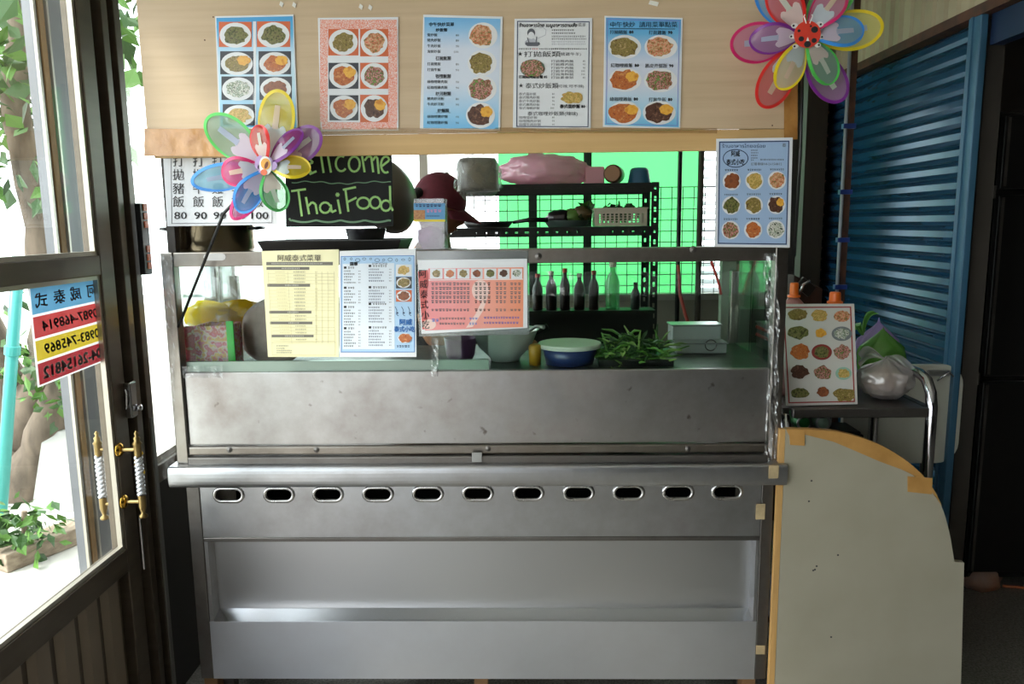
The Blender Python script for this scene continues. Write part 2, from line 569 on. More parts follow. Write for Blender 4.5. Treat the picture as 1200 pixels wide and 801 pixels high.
M_shutter = mat('blue_shutter_paint', (40, 86, 118), 0.24, 0.35, var=0.16, scale=4, stretch=(1, 1, 4))
M_shutter_frame = mat('blue_frame_paint', (58, 100, 128), 0.4, 0.1, var=0.1, scale=6)
M_darkblue = mat('dark_blue_paint', (24, 42, 74), 0.4)
M_leaf = mat('green_leaf', (84, 126, 48), 0.5)
M_leaf2 = mat('deep_green_leaf', (48, 82, 34), 0.5)
M_bark = mat('rough_bark', (142, 124, 106), 0.9, rgb2=(98, 84, 70), scale=14, stretch=(1, 1, 0.35), bump=0.8)
M_bark_pale = mat('pale_bark', (118, 104, 90), 0.9, rgb2=(76, 66, 56), scale=14, stretch=(1, 1, 0.35), bump=0.6)

# ------------------------------------------------------------------ the setting
XL = -0.15          # inner face of the left wall
YB = 1.98           # inner face of the back wall
XR = 2.60           # plane of the blue shutter
structure(MB().box((XL - 0.1, -7.0, -0.12), (6.5, YB + 0.2, 0.0)).build('floor', M_terrazzo))
structure(MB().box((XL - 0.1, -7.0, 2.95), (6.5, YB + 0.2, 3.05)).build('ceiling', M_ceil))
structure(MB().box((-14, -14, -0.30), (14, 16, -0.125)).build('ground', M_conc))
g = structure(MB().box((-14, -7.0, -0.12), (XL - 0.1, 16, -0.005)).build('yard_paving', M_conc))

# back wall with a wide opening
zs = 1.17
wb = MB()
wb.box((XL - 0.1, YB, 0), (XR + 0.1, YB + 0.14, zs)).box((XL - 0.1, YB, 2.35), (XR + 0.1, YB + 0.14, 2.95))
wb.box((2.26, YB, zs), (XR + 0.1, YB + 0.14, 2.35))
structure(wb.build('wall_back', M_wall))
wn = structure(empty('window_1', (0.85, YB, zs)))
MB().box((XL, YB - 0.02, zs), (2.26, YB + 0.06, zs + 0.035)).build('window_sill', M_bead, wn)
for u, w in ((496, 0.045), (268, 0.04), (624, 0.045), (689, 0.04)):
    x = P(u, 190, YB).x
    MB().box((x - w / 2, YB, zs + 0.035), (x + w / 2, YB + 0.05, 2.35)).build('mullion', M_bead if u < 600 else mat('tarp_shadow_green', (22, 40, 28), 0.6), wn)  # dark green on the right bars is painted shadow at the tarp
for u0, u1 in ((196, 268), (268, 496), (496, 560)):
    x0, x1 = P(u0, 190, YB).x + 0.02, P(u1, 190, YB).x - 0.02
    MB().box((x0, YB + 0.02, zs + 0.035), (x1, YB + 0.026, 2.35)).build('window_pane', M_glass, wn)

# side room walls
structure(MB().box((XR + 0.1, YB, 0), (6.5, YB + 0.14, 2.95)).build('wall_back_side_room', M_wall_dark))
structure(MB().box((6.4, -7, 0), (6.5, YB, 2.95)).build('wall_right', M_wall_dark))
# shop front behind the camera: unseen wall added, left opening sized for the daylight
wf = MB().box((0.25, -7.0, 0), (6.5, -6.85, 2.95)).box((XL - 0.1, -7.0, 2.45), (0.25, -6.85, 2.95))
structure(wf.build('unseen_wall_front', M_wall_dark))

# left wall: head, piers
wl = MB().box((XL - 0.1, -7, 2.5), (XL, YB + 0.14, 2.95)).box((XL - 0.1, -7, 0), (XL, -4.9, 2.5))
structure(wl.build('wall_left', M_bronze))

def leaf_door(name, y0, y1, zb, zr0, zr1, stile, ribs=True, glass=True):
    """a bronze door leaf in the plane of the left wall: two stiles, rails, panes, corrugated foot panel"""
    d = structure(empty(name, (XL - 0.02, (y0 + y1) / 2, 0)))
    xa, xb = XL - 0.025, XL + 0.02
    for a in (y0, y1 - stile):
        MB().box((xa, a, 0.03), (xb, a + stile, 2.45)).build('stile', M_bronze, d, bevel=0.003)
    def rail(za, zb_):
        MB().box((xa, y0 + stile, za), (xb, y1 - stile, zb_)).build('rail', M_bronze, d, bevel=0.003)
    rail(0.03, 0.13); rail(2.36, 2.45)
    rail(zb - 0.07, zb)
    spans = [(zb, 2.36)]
    if zr0:
        rail(zr0, zr1); spans = [(zb, zr0), (zr1, 2.36)]
    for a, b in spans:
        if glass:
            MB().box((XL - 0.006, y0 + stile, a), (XL, y1 - stile, b)).build('pane', M_glass, d)
        e = 0.012
        bd = MB()
        ya, yb = y0 + stile, y1 - stile
        bd.box((XL, ya, a), (xb - 0.006, ya + e, b)).box((XL, yb - e, a), (xb - 0.006, yb, b))
        bd.box((XL, ya + e, a), (xb - 0.006, yb - e, a + e)).box((XL, ya + e, b - e), (xb - 0.006, yb - e, b))
        bd.build('glazing_bead', M_bead, d)
    # corrugated foot panel: each fold its own piece
    if ribs:
        MB().box((XL - 0.02, y0 + stile, 0.13), (XL - 0.012, y1 - stile, zb - 0.07)).build('back_sheet', M_bronze, d)
        pitch = 0.108
        n = int((y1 - y0 - 2 * stile) / pitch)
        first = None
        for i in range(n):
            ya = y1 - stile - 0.03 - (i + 1) * pitch + 0.03
            if ya < y0 + stile: break
            if first is None:
                pr = [(XL - 0.011, ya, 0.13), (XL + 0.006, ya + 0.014, 0.13), (XL + 0.006, ya + 0.066, 0.13), (XL - 0.011, ya + 0.08, 0.13)]
                first = MB().prism(pr, (0, 0, zb - 0.07 - 0.13)).build('fold', mat('bronze_sheet', (136, 122, 106), 0.4, 0.2, var=0.1, scale=4), d)
                fy = ya
            else:
                copy_part(first, d, (0, ya - fy, 0))
    return d

zb_door = PX(147, 641, XL + 0.01).z
zr0 = PX(60, 329, XL + 0.01).z; zr1 = PX(60, 303, XL + 0.01).z
y_bead = PX(121, 400, XL + 0.01).y
door = leaf_door('door_1', y_bead - 0.85, y_bead + 0.075, zb_door, zr0, zr1, 0.07)
y_j0 = y_bead + 0.08
# jamb and its grooves
jm = structure(empty('trim_1', (XL, y_j0, 0)))
yy = y_j0
for i, (w, xo) in enumerate(((0.03, 0.0), (0.034, 0.028), (0.03, 0.008), (0.036, 0.03))):
    MB().box((XL - 0.05, yy + 0.002, 0.0), (XL + xo, yy + w, 2.5)).build('jamb_section', M_bronze, jm, bevel=0.002)
    yy += w
y_w = yy
MB().box((XL + 0.031, y_w - 0.03, 0.0), (XL + 0.036, y_w - 0.014, zb_door + 0.35)).build('grey_strip', mat('grey_weatherstrip', (128, 126, 122), 0.6), jm)
# window beyond the door, running on behind the stall
zw = PX(192, 538, XL).z
w2 = structure(empty('window_2', (XL, 1.0, 0)))
MB().box((XL - 0.05, y_w, 0.0), (XL - 0.01, YB, zw - 0.06)).build('foot_panel', mat('shade_dark_bronze', (30, 26, 22), 0.6), w2)  # bronze darkened in colour for the shade between jamb and cabinet
MB().box((XL - 0.06, y_w, zw - 0.06), (XL + 0.012, YB, zw)).build('window_sill', M_bronze, w2, bevel=0.004)
MB().box((XL - 0.06, y_w, 2.42), (XL, YB, 2.5)).build('rail', M_bronze, w2)
MB().box((XL - 0.03, y_w, zw), (XL - 0.024, YB, 2.42)).build('pane', M_glass, w2)
MB().box((XL - 0.05, 0.9, zw), (XL, 0.95, 2.42)).build('mullion', M_bronze, w2)
MB().box((XL - 0.02, y_w, zw), (XL - 0.005, y_w + 0.9, zw + 0.02)).build('glazing_bead', M_bead, w2)
# further unseen leaves towards the camera, added to let daylight in
leaf_door('unseen_door_2', y_bead - 0.85 - 1.32, y_bead - 0.855, zb_door, zr0, zr1, 0.07, ribs=False)
leaf_door('unseen_door_3', -4.88, y_bead - 0.855 - 1.325, zb_door, None, None, 0.07, ribs=False)

# ------------------------------------------------------------------ door furniture (parts of door_1)
def handle(px_top, px_bot, X, brass):
    """twisted clear rod between two turned caps, on two posts"""
    t = PX(*px_top, X); b = PX(*px_bot, X)
    y = (t.y + b.y) / 2; z1, z0 = t.z, b.z
    h = MB()
    h.lathe([(0, z0 - 0.035), (0.012, z0 - 0.033), (0.012, z0 - 0.026), (0.005, z0 - 0.02), (0.009, z0 - 0.008), (0.011, z0), (0.011, z0 + 0.035)], (X, y, 0), 12)
    h.lathe([(0.011, z1 - 0.035), (0.011, z1), (0.014, z1 + 0.003), (0.008, z1 + 0.012), (0.01, z1 + 0.02), (0.004, z1 + 0.026), (0.007, z1 + 0.034), (0, z1 + 0.042)], (X, y, 0), 12)
    s = 1 if X > XL else -1
    xd = XL + 0.02 if s > 0 else XL - 0.025
    for z in (z0 + 0.015, z1 - 0.015):
        h.lathe([(0.006, 0), (0.006, abs(X - xd))], (X, y, z), 10, (-s, 0, 0))
    ho = h.build('door_handle', mat('aged_brass', (150, 128, 84), 0.3, 0.9), door, smooth=True)
    if brass:
        r = MB()
        for z in (z0 + 0.015, z1 - 0.015):
            r.lathe([(0, 0.012), (0.014, 0.01), (0.021, 0.004), (0.021, 0)], (xd, y, z), 14, (s, 0, 0))
        r.build('rosette', mat('polished_brass', (204, 160, 70), 0.2, 1.0), ho, smooth=True)
        r = MB().tube([(X + 0.012 * math.cos(a), y + 0.004, z1 - 0.03 - i * 0.006 + 0.02 * math.sin(a)) for i, a in enumerate([k * 0.7 for k in range(12)])], 0.003, 6)
        r.build('yellow_tie', mat('yellow_rubber', (220, 180, 40), 0.5), ho)
    tw = MB()
    n = 40
    for k in range(2):
        tw.tube([(X + 0.007 * math.cos(i * 0.75 + k * math.pi), y + 0.007 * math.sin(i * 0.75 + k * math.pi), z0 + 0.035 + (z1 - z0 - 0.07) * i / n) for i in range(n + 1)], 0.0065, 6)
    tw.build('twisted_grip', mat('clear_twisted_acrylic', (206, 208, 214), 0.15, 0.35, coat=1.0), ho, smooth=True)
handle((162, 520), (166, 594), XL + 0.075, True)
handle((115, 520), (121, 596), XL - 0.075, False)
# latch
yl = PX(147, 465, XL + 0.02).y
zl0, zl1 = PX(147, 490, XL + 0.02).z, PX(147, 447, XL + 0.02).z
lt = MB().box((XL + 0.021, yl - 0.012, zl0), (XL + 0.042, yl + 0.026, zl1)).build('latch', M_chrome, door, bevel=0.004)
MB().lathe([(0.0, 0.014), (0.009, 0.012), (0.011, 0.004), (0.006, 0)], (XL + 0.042, yl + 0.02, zl0 + 0.025), 12, (1, 0, 0)).build('latch_knob', M_chrome, lt, smooth=True)
MB().tube([(XL + 0.03, yl - 0.016, zl1 - 0.02), (XL + 0.036, yl - 0.024, zl1 - 0.03), (XL + 0.03, yl - 0.018, zl0 + 0.04), (XL + 0.03, yl - 0.022, zl0 + 0.03)], 0.003, 6).build('latch_lever', M_chrome, lt)
# rod hanging below the inner handle
p0, p1 = PX(165, 606, XL + 0.05), PX(173, 666, XL + 0.05)
MB().tube([(XL + 0.04, p0.y + .012, p0.z), (XL + 0.04, p0.y + .012, p1.z)], 0.004, 8).build('drop_bolt', M_chrome, door)

# black box with orange squares on the jamb
xb0 = XL + 0.034
ya = PX(163, 240, xb0 + 0.012).y; z0 = PX(168, 322, xb0 + 0.012).z; z1 = PX(163, 238, xb0 + 0.012).z
ib = empty('indicator_box', (xb0 + 0.006, ya + 0.02, z0))
tag(ib, 'narrow black box with small orange squares on the dark door frame', 'box')
MB().box((xb0 + .003, ya - 0.012, z0), (xb0 + 0.02, ya + 0.034, z1)).build('case', M_black, ib, bevel=0.002)
for a, b in ((239, 247), (249, 257), (259, 267), (288, 296), (298, 306), (308, 316)):
    za, zb_ = PX(166, b, xb0 + 0.02).z, PX(166, a, xb0 + 0.02).z
    MB().box((xb0 + 0.0201, ya + 0.006, za), (xb0 + 0.0225, ya + 0.026, zb_)).build('orange_square', mat('orange_plastic', (226, 104, 36), 0.4), ib)

# mirrored sticker on the lower pane
WS, HS = 84.0, 118.0
XG = XL - 0.0065
c00, c10, c11, c01 = [PX(*q, XG) for q in ((29, 336), (114, 323), (122, 422), (41, 454))]
def sign_at(x, y, l):
    a, b = x / WS, y / HS
    p = (c00 * (1 - a) + c10 * a) * (1 - b) + (c01 * (1 - a) + c11 * a) * b
    return Vector((XL + 0.0003 + 0.0004 * l, p.y, p.z))
sg = Sheet('window_sticker', [(0, 0), (WS, 0), (WS, HS), (0, HS)], sign_at, mat_film('white_vinyl', (232, 232, 234), 0.96, 0.55, 0.03), Vector((0.0002, 0, 0)))
tag(sg.root, 'striped blue, red and yellow phone number sticker seen reversed on the door glass', 'sticker')
bands = [((120, 190, 228), 2, 33), ((222, 84, 84), 36, 61), ((238, 214, 62), 64, 88), ((190, 58, 66), 91, 116)]
for i, (c, a, b) in enumerate(bands):
    sg.rect(2, a, WS - 2, b, mat_film('sticker_band_%d' % i, c, 0.97, 0.55, 0.03), 1, 'colour_band_%d' % i)
for ch, x in zip('阿威泰式', (71, 51, 32, 12)):
    sg.text(ch, x, 17.5, 17, mat('brown_ink', (80, 48, 48), 0.6), 3, 'C', bold=0.02, mirror=True, wide=0.75)
sg.text('0987-468914', WS / 2 + 2, 48.5, 12.5, M_inkgrey, 3, 'C', bold=0.025, mirror=True, wide=0.72, slant=0.1)
sg.text('0983-745869', WS / 2 + 2, 76, 12.5, M_inkgrey, 3, 'C', bold=0.025, mirror=True, wide=0.72, slant=0.1)
sg.text('04-26154812', WS / 2, 103.5, 14, mat('white_ink', (240, 240, 240), 0.6), 3, 'C', bold=0.04, mirror=True, wide=0.68)
sg.done()

# ------------------------------------------------------------------ right wall: shutter
yf = 1.90; yn = PX(1132, 200, XR).y
zt = PX(1050, 66, XR).z
sh = structure(empty('door_4', (XR, (yf + yn) / 2, 0)))
def shutter_profile(y, z, h):
    return [(XR + 0.016, y, z), (XR + 0.002, y, z + h * 0.06), (XR - 0.008, y, z + h * 0.30), (XR - 0.004, y, z + h * 0.70), (XR + 0.008, y, z + h * 0.84), (XR + 0.016, y, z + h)]
h = 0.0575
n = int((zt - 0.02) / h)
a = MB()
pa, pb = shutter_profile(yn, 0.01, h), shutter_profile(yf, 0.01, h)
a.add(pa + pb, [(i, i + 1, i + 7, i + 6) for i in range(5)])
first = a.build('slat', M_shutter, sh)
for i in range(1, n + 1):
    copy_part(first, sh, (0, 0, i * h))
MB().box((XR - 0.03, yn - 0.075, 0), (XR - 0.004, yn, zt + 0.0)).build('guide_channel', M_shutter_frame, sh, bevel=0.004)
MB().box((XR - 0.035, yn - 0.035, 0), (XR - 0.03, yn - 0.02, zt)).build('guide_lip', M_shutter_frame, sh)
MB().box((XR - 0.03, yf, 0), (XR + 0.05, yf + 0.07, zt + 0.06)).build('guide_channel', M_rust, sh)
# rusty lintel and the beige corrugated sheet above
structure(MB().box((XR - 0.03, -1.5, zt + 0.0), (XR + 0.06, YB, zt + 0.035)).build('trim_2', M_rust))
cw = MB()
def corr(u, v):
    y = -1.5 + (YB + 1.5) * u
    t = (y / 0.085) % 1.0
    d = 0.0 if t < 0.72 else 0.014
    return Vector((XR - 0.02 + d, y, zt + 0.035 + (2.95 - zt - 0.035) * v))
cw.grid(corr, 330, 1)
structure(cw.build('wall_above_shutter', M_beige, solid=0.003))
structure(MB().box((XR + 0.005, -1.5, zt - 0.10), (XR + 0.05, yn - 0.075, zt - 0.002)).build('trim_3', M_darkblue))
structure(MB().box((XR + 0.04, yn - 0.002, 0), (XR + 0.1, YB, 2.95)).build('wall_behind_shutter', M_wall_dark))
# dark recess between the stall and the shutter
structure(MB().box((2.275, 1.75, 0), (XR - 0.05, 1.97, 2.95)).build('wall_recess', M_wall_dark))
pw = structure(MB().box((P(938, 200, 1.2).x, 1.15, 0), (P(962, 200, 1.2).x, 1.22, 2.9)).build('trim_4', mat('dark_stained_post', (44, 34, 24), 0.6, var=0.3, scale=6, stretch=(4, 4, 0.5))))
structure(MB().box((P(868, 200, .95).x, 0.95, 0), (P(886, 200, .95).x, 1.0, 2.9)).build('trim_5', mat('grey_green_post', (44, 42, 36), 0.6)))
# conduit with blue clips in front of the shutter
cp = PX(983, 300, 2.30)
cd = empty('conduit', (2.30, cp.y, 0))
tag(cd, 'thin white conduit with blue clips standing beside the blue shutter', 'pipe')
MB().tube([(2.30, cp.y, 0.0), (2.30, cp.y, 2.90)], 0.0065, 10).build('pipe', mat('white_conduit', (140, 146, 156), 0.35), cd, smooth=True)
for v in (148, 225, 281, 336):
    z = P(983, v, cp.y).z
    MB().box((2.287, cp.y - 0.012, z - 0.009), (2.335, cp.y + 0.010, z + 0.009)).build('clip', mat('blue_clip', (38, 56, 130), 0.4), cd)
MB().box((2.312, cp.y + 0.012, 0), (2.337, cp.y + 0.04, 2.90)).build('rusty_bar', M_rust, cd)

# ------------------------------------------------------------------ outside the door
gy = -0.005
c0 = PX(68, 300, -0.66)
st = empty('steel_column', (-0.66, c0.y, gy))
tag(st, 'grey steel column with a brown stripe standing outside the door glass', 'column')
ya, yb = PX(55, 200, -0.60).y, PX(112, 200, -0.60).y
MB().box((-0.63, ya, gy), (-0.60, yb, 2.9)).build('shaft', mat('weathered_grey_steel', (112, 114, 118), 0.5, 0.3, var=0.2, scale=5, stretch=(1, 1, 0.4)), st)
MB().box((-0.598, ya + 0.03, gy), (-0.592, ya + 0.06, 2.9)).build('rust_stripe', mat('rust_stain', (142, 112, 74), 0.8, var=0.25, scale=9, stretch=(1, 1, 0.3)), st)
MB().box((-0.60, ya, gy), (-0.59, ya + 0.012, 2.9)).build('edge_strip', M_bead, st)
MB().box((-0.60, ya + 0.075, gy), (-0.59, ya + 0.085, 2.9)).build('edge_strip', M_bead, st)
MB().box((-0.67, ya - 0.02, gy), (-0.56, yb + 0.02, gy + 0.02)).build('base_plate', M_rust, st)

def tw(pts, Y):
    return [P(u, v, y) for (u, v, y) in pts]
tr = empty('gnarled_tree', P(20, 640, 2.3) * 1)
tr.location.z = gy; WLOC[tr.name] = Vector(tr.location)
tag(tr, 'gnarled forked tree with thick pale trunk outside the door', 'tree')
b0 = P(20, 610, 2.3); b0.z = gy
def limb(pts, radii, name='limb', m=M_bark_pale):
    rnd = random.Random(len(pts))
    out, rr = [], []
    for i in range(len(pts) - 1):
        for k in range(5):
            t = k / 5
            p = pts[i].lerp(pts[i + 1], t)
            out.append(p + Vector((rnd.uniform(-1, 1), rnd.uniform(-1, 1), 0)) * radii[i] * 0.10); rr.append((radii[i] * (1 - t) + radii[i + 1] * t) * rnd.uniform(0.92, 1.1))
    out.append(pts[-1]); rr.append(radii[-1])
    return MB().tube(out, rr, 12).build(name, m, tr, smooth=True)
fork = P(25, 520, 2.3)
limb([b0, fork], [0.26, 0.17], 'trunk')
limb([fork, P(52, 440, 2.25), P(57, 370, 2.3), P(40, 240, 2.3), P(18, 120, 2.3), P(30, -60, 2.4)], [0.15, 0.11, 0.085, 0.075, 0.07, 0.05])
limb([P(24, 590, 2.2), P(62, 490, 2.1), P(84, 430, 2.2), P(100, 330, 2.4), P(96, 200, 2.6)], [0.14, 0.11, 0.09, 0.05, 0.035])
limb([fork, P(2, 445, 2.3), P(-40, 330, 2.4), P(-60, 120, 2.4)], [0.15, 0.12, 0.09, 0.06])
fb = MB()
for (u, v, y, r, n_, sz, sd) in ((15, 30, 2.2, (0.75, 0.6, 0.5), 420, 0.14, 1), (40, 150, 2.1, (0.5, 0.4, 0.45), 190, 0.12, 2), (20, 380, 2.5, (0.5, 0.4, 0.4), 130, 0.09, 3), (66, 455, 2.0, (0.16, 0.2, 0.2), 70, 0.08, 4), (30, 425, 2.1, (0.18, 0.2, 0.14), 40, 0.10, 6), (8, 60, 3.3, (0.8, 0.7, 0.7), 260, 0.13, 5)):
    foliage(fb, P(u, v, y), r, n_, sz, sd)
tag(fb.build('foliage', [M_leaf, M_leaf2], tr), kind='stuff')
sb = MB()
bp = PZ(12, 668, gy)
foliage(sb, bp + Vector((0, 0.1, 0.17)), (0.22, 0.2, 0.16), 170, 0.07, 11, 0.3, 0.0)
bush = empty('leafy_shrub', (bp.x, bp.y + .1, gy))
tag(bush, 'low bright green shrub growing on the ground outside the door', 'shrub')
tag(sb.build('foliage', [M_leaf, M_leaf2], bush), kind='stuff')
MB().tube([(bp.x, bp.y + 0.1, gy), (bp.x + 0.03, bp.y + 0.1, 0.25)], 0.012, 6).build('stem', M_bark, bush)
# tree by the side window, green behind the shop board
t2 = empty('slender_tree', (-1.1, 2.9, gy))
tag(t2, 'slender leafy tree outside the narrow side window', 'tree')
MB().tube([(-1.1, 2.9, gy), (-1.05, 2.9, 1.2), (-1.12, 2.95, 2.4), (-1.0, 2.9, 3.2)], [0.07, 0.06, 0.05, 0.03], 10).build('trunk', M_bark, t2, smooth=True)
fb = MB()
foliage(fb, (-0.95, 2.95, 2.9), (0.5, 0.45, 0.55), 380, 0.15, 21)
foliage(fb, (-0.95, 2.8, 2.0), (0.3, 0.4, 0.3), 60, 0.16, 22)
tag(fb.build('foliage', [M_leaf, M_leaf2], t2), kind='stuff')
# teal pipe, plank, grey sheet
pp = P(12, 505, 1.75)
tp = empty('teal_pipe', (pp.x, 1.75, gy))
tag(tp, 'teal drainpipe rising beside the gnarled tree outside', 'pipe')
q0, q1 = P(22, 300, 1.75), P(8, 505, 1.75)
q2 = q1 + (q1 - q0).normalized() * 1.0
k = (q1.z - gy) / (q0.z - q1.z)
q2 = q1 + (q1 - q0) * k
MB().tube([q2, q0], 0.03, 12).build('pipe', mat('teal_paint', (62, 158, 152), 0.4), tp, smooth=True)
MB().lathe([(0.031, 0), (0.038, 0.005), (0.038, 0.05), (0.031, 0.055)], q0.lerp(q1, 0.5), 14, q1 - q0).build('pipe_collar', mat('teal_paint', (62, 158, 152)), tp)
a0, a1 = PZ(34, 662, gy), PZ(88, 640, gy)
d = (a1 - a0).normalized(); a0 = a0 - d * 0.1; a1 = a1 + d * 0.5
nrm = Vector((-d.y, d.x, 0))
pl = MB()
pl.obox((a0 + a1) / 2 + nrm * 0.08 + Vector((0, 0, 0.046)), d * ((a1 - a0).length / 2), nrm * 0.08, Vector((0, 0, 0.045)))
tag(pl.build('wooden_plank', mat('weathered_timber', (168, 152, 132), 0.85, rgb2=(120, 104, 88), scale=5, stretch=(8, 1, 8), bump=0.3), bevel=0.006), 'weathered timber plank lying on the pale ground outside', 'plank')
k0 = PZ(42, 618, gy)
sp = MB().obox((k0.x, k0.y + 0.3, 0.22), (0.14, 0.02, 0), (-0.0, 0.012, 0.002), (0.02, 0.06, 0.22))
tag(sp.build('grey_board', mat('grey_slab', (176, 176, 172), 0.8, var=0.1)), 'small grey board leaning under the gnarled tree outside', 'board')
# ------------------------------------------------------------------ the stainless stall
stall = empty('serving_counter', (0.9, 0.3, 0))
tag(stall, 'long stainless steel serving counter with glass case on top and slotted front', 'food counter')
S = lambda b, n, m=M_steel, **k: b.build(n, m, stall, **k)
ZT, ZRB = zv(292), zv(309)
ZG, ZPB = zv(435), zv(521)
ZLT, ZLB = zv(545, -0.03), zv(570, -0.03)
ZC1, ZC2, ZC3 = zv(629), zv(634), zv(712, 0.052)
ZS = zv(728)
ZB = zv(795)
DP = 0.52
# front and rear posts of the case
def post(x0, x1, y0, y1, z0, z1, name='case_post'):
    return S(MB().box((x0, y0, z0), (x1, y1, z1)), name, M_steel_rail, bevel=0.003)
post(0.0, 0.036, 0.0, 0.04, ZLT, ZT)
post(1.764, 1.80, 0.0, 0.04, ZLT, ZT)
post(0.0, 0.03, DP - 0.03, DP, ZG, ZT - 0.1)
post(1.77, 1.80, DP - 0.03, DP, ZG, ZT - 0.1)
S(MB().box((0.037, 0.0, ZRB), (1.763, 0.045, ZT)), 'top_rail', M_steel_rail, bevel=0.003)
S(MB().box((0.03, 0.041, ZRB), (0.04, DP, ZT - 0.01)), 'side_rail', M_steel_rail)
S(MB().box((1.76, 0.041, ZRB), (1.77, DP, ZT - 0.01)), 'side_rail', M_steel_rail)
S(MB().box((0.04, DP - 0.03, zv(305, DP)), (1.76, DP - 0.01, zv(296, DP))), 'rear_rail', M_steel_rail)
S(MB().box((0.0, 0.041, ZT - 0.012), (0.86, 0.36, ZT - 0.006)), 'top_shelf', M_steel_rail)
for x in (0.0, 0.84):
    S(MB().box((x, 0.34, ZG), (x + 0.02, 0.36, ZT - 0.013)), 'shelf_post', M_steel_rail)
S(MB().lathe([(0.006, 0), (0.010, 0.003), (0.0, 0.006)], P(631, 300, 0.0), 12, (0, -1, 0)), 'screw_head', M_steel_dark)
S(MB().lathe([(0.006, 0), (0.010, 0.003), (0.0, 0.006)], P(812, 292, 0.0), 12, (0, -1, 0)), 'screw_head', M_steel_dark)
# glass: two sliding fronts, two sides
xm0, xm1 = P(506, 400, 0.02).x, P(572, 400, 0.02).x
ga = S(MB().box((0.04, 0.030, ZG + 0.03), (xm1, 0.035, ZRB)), 'sliding_pane', M_caseglass)
gb = S(MB().box((xm0, 0.018, ZG + 0.004), (1.76, 0.023, ZRB)), 'sliding_pane', M_caseglass)
S(MB().box((0.04, 0.026, ZG), (xm1, 0.040, ZG + 0.03)), 'pane_track', mat('greenish_aluminium', (142, 158, 148), 0.35, 0.5))
S(MB().box((0.012, 0.045, ZG), (0.017, DP - 0.035, ZRB)), 'side_pane', M_caseglass)
S(MB().box((1.783, 0.045, ZG), (1.788, DP - 0.035, ZRB)), 'side_pane', M_caseglass)
# deck of the case, apron panel and its two ledges
S(MB().box((0.002, 0.045, ZG - 0.03), (1.798, DP, ZG - 0.004)), 'case_deck', mat_steel('dull_deck_steel', (96, 100, 98), 0.45, 0.3))
S(MB().box((0.037, 0.012, ZPB), (1.763, 0.03, ZG)), 'apron_panel', M_steel_apron, bevel=0.003)
S(MB().box((0.037, 0.0, zv(532)), (1.763, 0.03, ZPB - 0.002)), 'upper_ledge', M_steel_rail, bevel=0.005)
S(MB().box((0.037, -0.012, zv(542)), (1.763, 0.03, zv(533))), 'lower_ledge', M_steel_dark, bevel=0.004)
for u in (269, 371, 572, 806):
    S(MB().lathe([(0.004, 0), (0.009, 0.002), (0.0, 0.005)], P(u, 526.5 - (u > 500) * 1, 0.0), 10, (0, -1, 0)), 'screw_head', M_steel_dark)
a, b = P(553, 530, -0.016), P(565, 541, -0.016)
S(MB().box((a.x, -0.018, b.z), (b.x, -0.013, a.z)), 'ledge_clip', M_alu, bevel=0.001)
# rolled counter lip
lip = MB()
pr = []
hl = (ZLT - ZLB) / 2
for i in range(13):
    t = math.radians(96 - 192 * i / 12)
    ct, st_ = math.cos(t), math.sin(t)
    pr.append((-0.014 - 0.024 * math.copysign(abs(ct) ** 0.3, ct), (ZLT + ZLB) / 2 + hl * math.copysign(abs(st_) ** 0.8, st_)))
pr = [(0.04, ZLT)] + pr + [(0.04, ZLB)]
lip.prism([(-0.012, y, z) for y, z in pr], (1.824, 0, 0))
S(lip, 'counter_lip', M_steel, bevel=0.002)
S(MB().box((0.0, 0.041, ZLB + 0.01), (1.8, DP + 0.02, ZLT)), 'counter_top', M_steel)
# cabinet: stiles, slotted band, recess, kick panel
cx0, cx1 = 0.022, 1.786
xi0, xi1 = P(243, 640, 0).x, P(888, 640, 0).x
S(MB().box((cx0, 0.0, ZB), (xi0 - 0.012, 0.05, ZLB)), 'cabinet_stile', M_steel_dark, bevel=0.002)
S(MB().box((xi1 + 0.006, 0.0, ZB), (cx1, 0.05, ZLB)), 'cabinet_stile', M_steel_dark, bevel=0.002)
y0 = 0.003
HX = (268, 327, 384.5, 443, 501.5, 560, 619, 678, 736.5, 794.5, 852)
holes, cen = [], []
for i, u in enumerate(HX):
    c = P(u, 579.5 - i * 0.35, y0); cen.append(c)
    holes.append(stadium(c.x, c.z, 0.0385, 0.0155, y0))
band = MB().prism([(xi0 - 0.011, y0, ZC1), (xi1 + 0.005, y0, ZC1), (xi1 + 0.005, y0, ZLB), (xi0 - 0.011, y0, ZLB)], (0, 0.002, 0), holes)
S(band, 'slotted_band', M_steel)
first = None
for c in cen:
    if first is None:
        r = MB()
        prof = [(0.0385, 0.0155, 0.002), (0.0385, 0.0155, -0.004), (0.043, 0.020, -0.006), (0.048, 0.025, -0.004), (0.049, 0.026, 0.0)]
        n = 18
        vs = []
        for (hw, hh, dy) in prof:
            vs += stadium(c.x, c.z, hw, hh, y0 + dy)
        fs = [(k * n + j, k * n + (j + 1) % n, (k + 1) * n + (j + 1) % n, (k + 1) * n + j) for k in range(4) for j in range(n)]
        r.add(vs, fs)
        first = S(r, 'vent_ring', mat_steel('vent_ring_steel', (205, 205, 205), 0.22, 0.1), smooth=True); c0 = c
    else:
        copy_part(first, stall, c - c0)
S(MB().box((cx0 + 0.03, 0.30, ZC1), (cx1 - 0.03, 0.31, ZLB - 0.002)), 'vent_shade', M_hole)  # black sheet stands in for the shade inside the vents
S(MB().box((xi0 - 0.011, 0.0, ZC2), (xi1 + 0.005, 0.07, ZC1 - 0.0005)), 'drip_rail', M_steel_dark, bevel=0.002)
yr = 0.052
S(MB().box((xi0, yr, ZS - 0.02), (xi1, yr + 0.004, ZC2)), 'recessed_panel', mat_steel('smooth_steel', (192, 194, 198), 0.32, 0.0, smear=0.0))
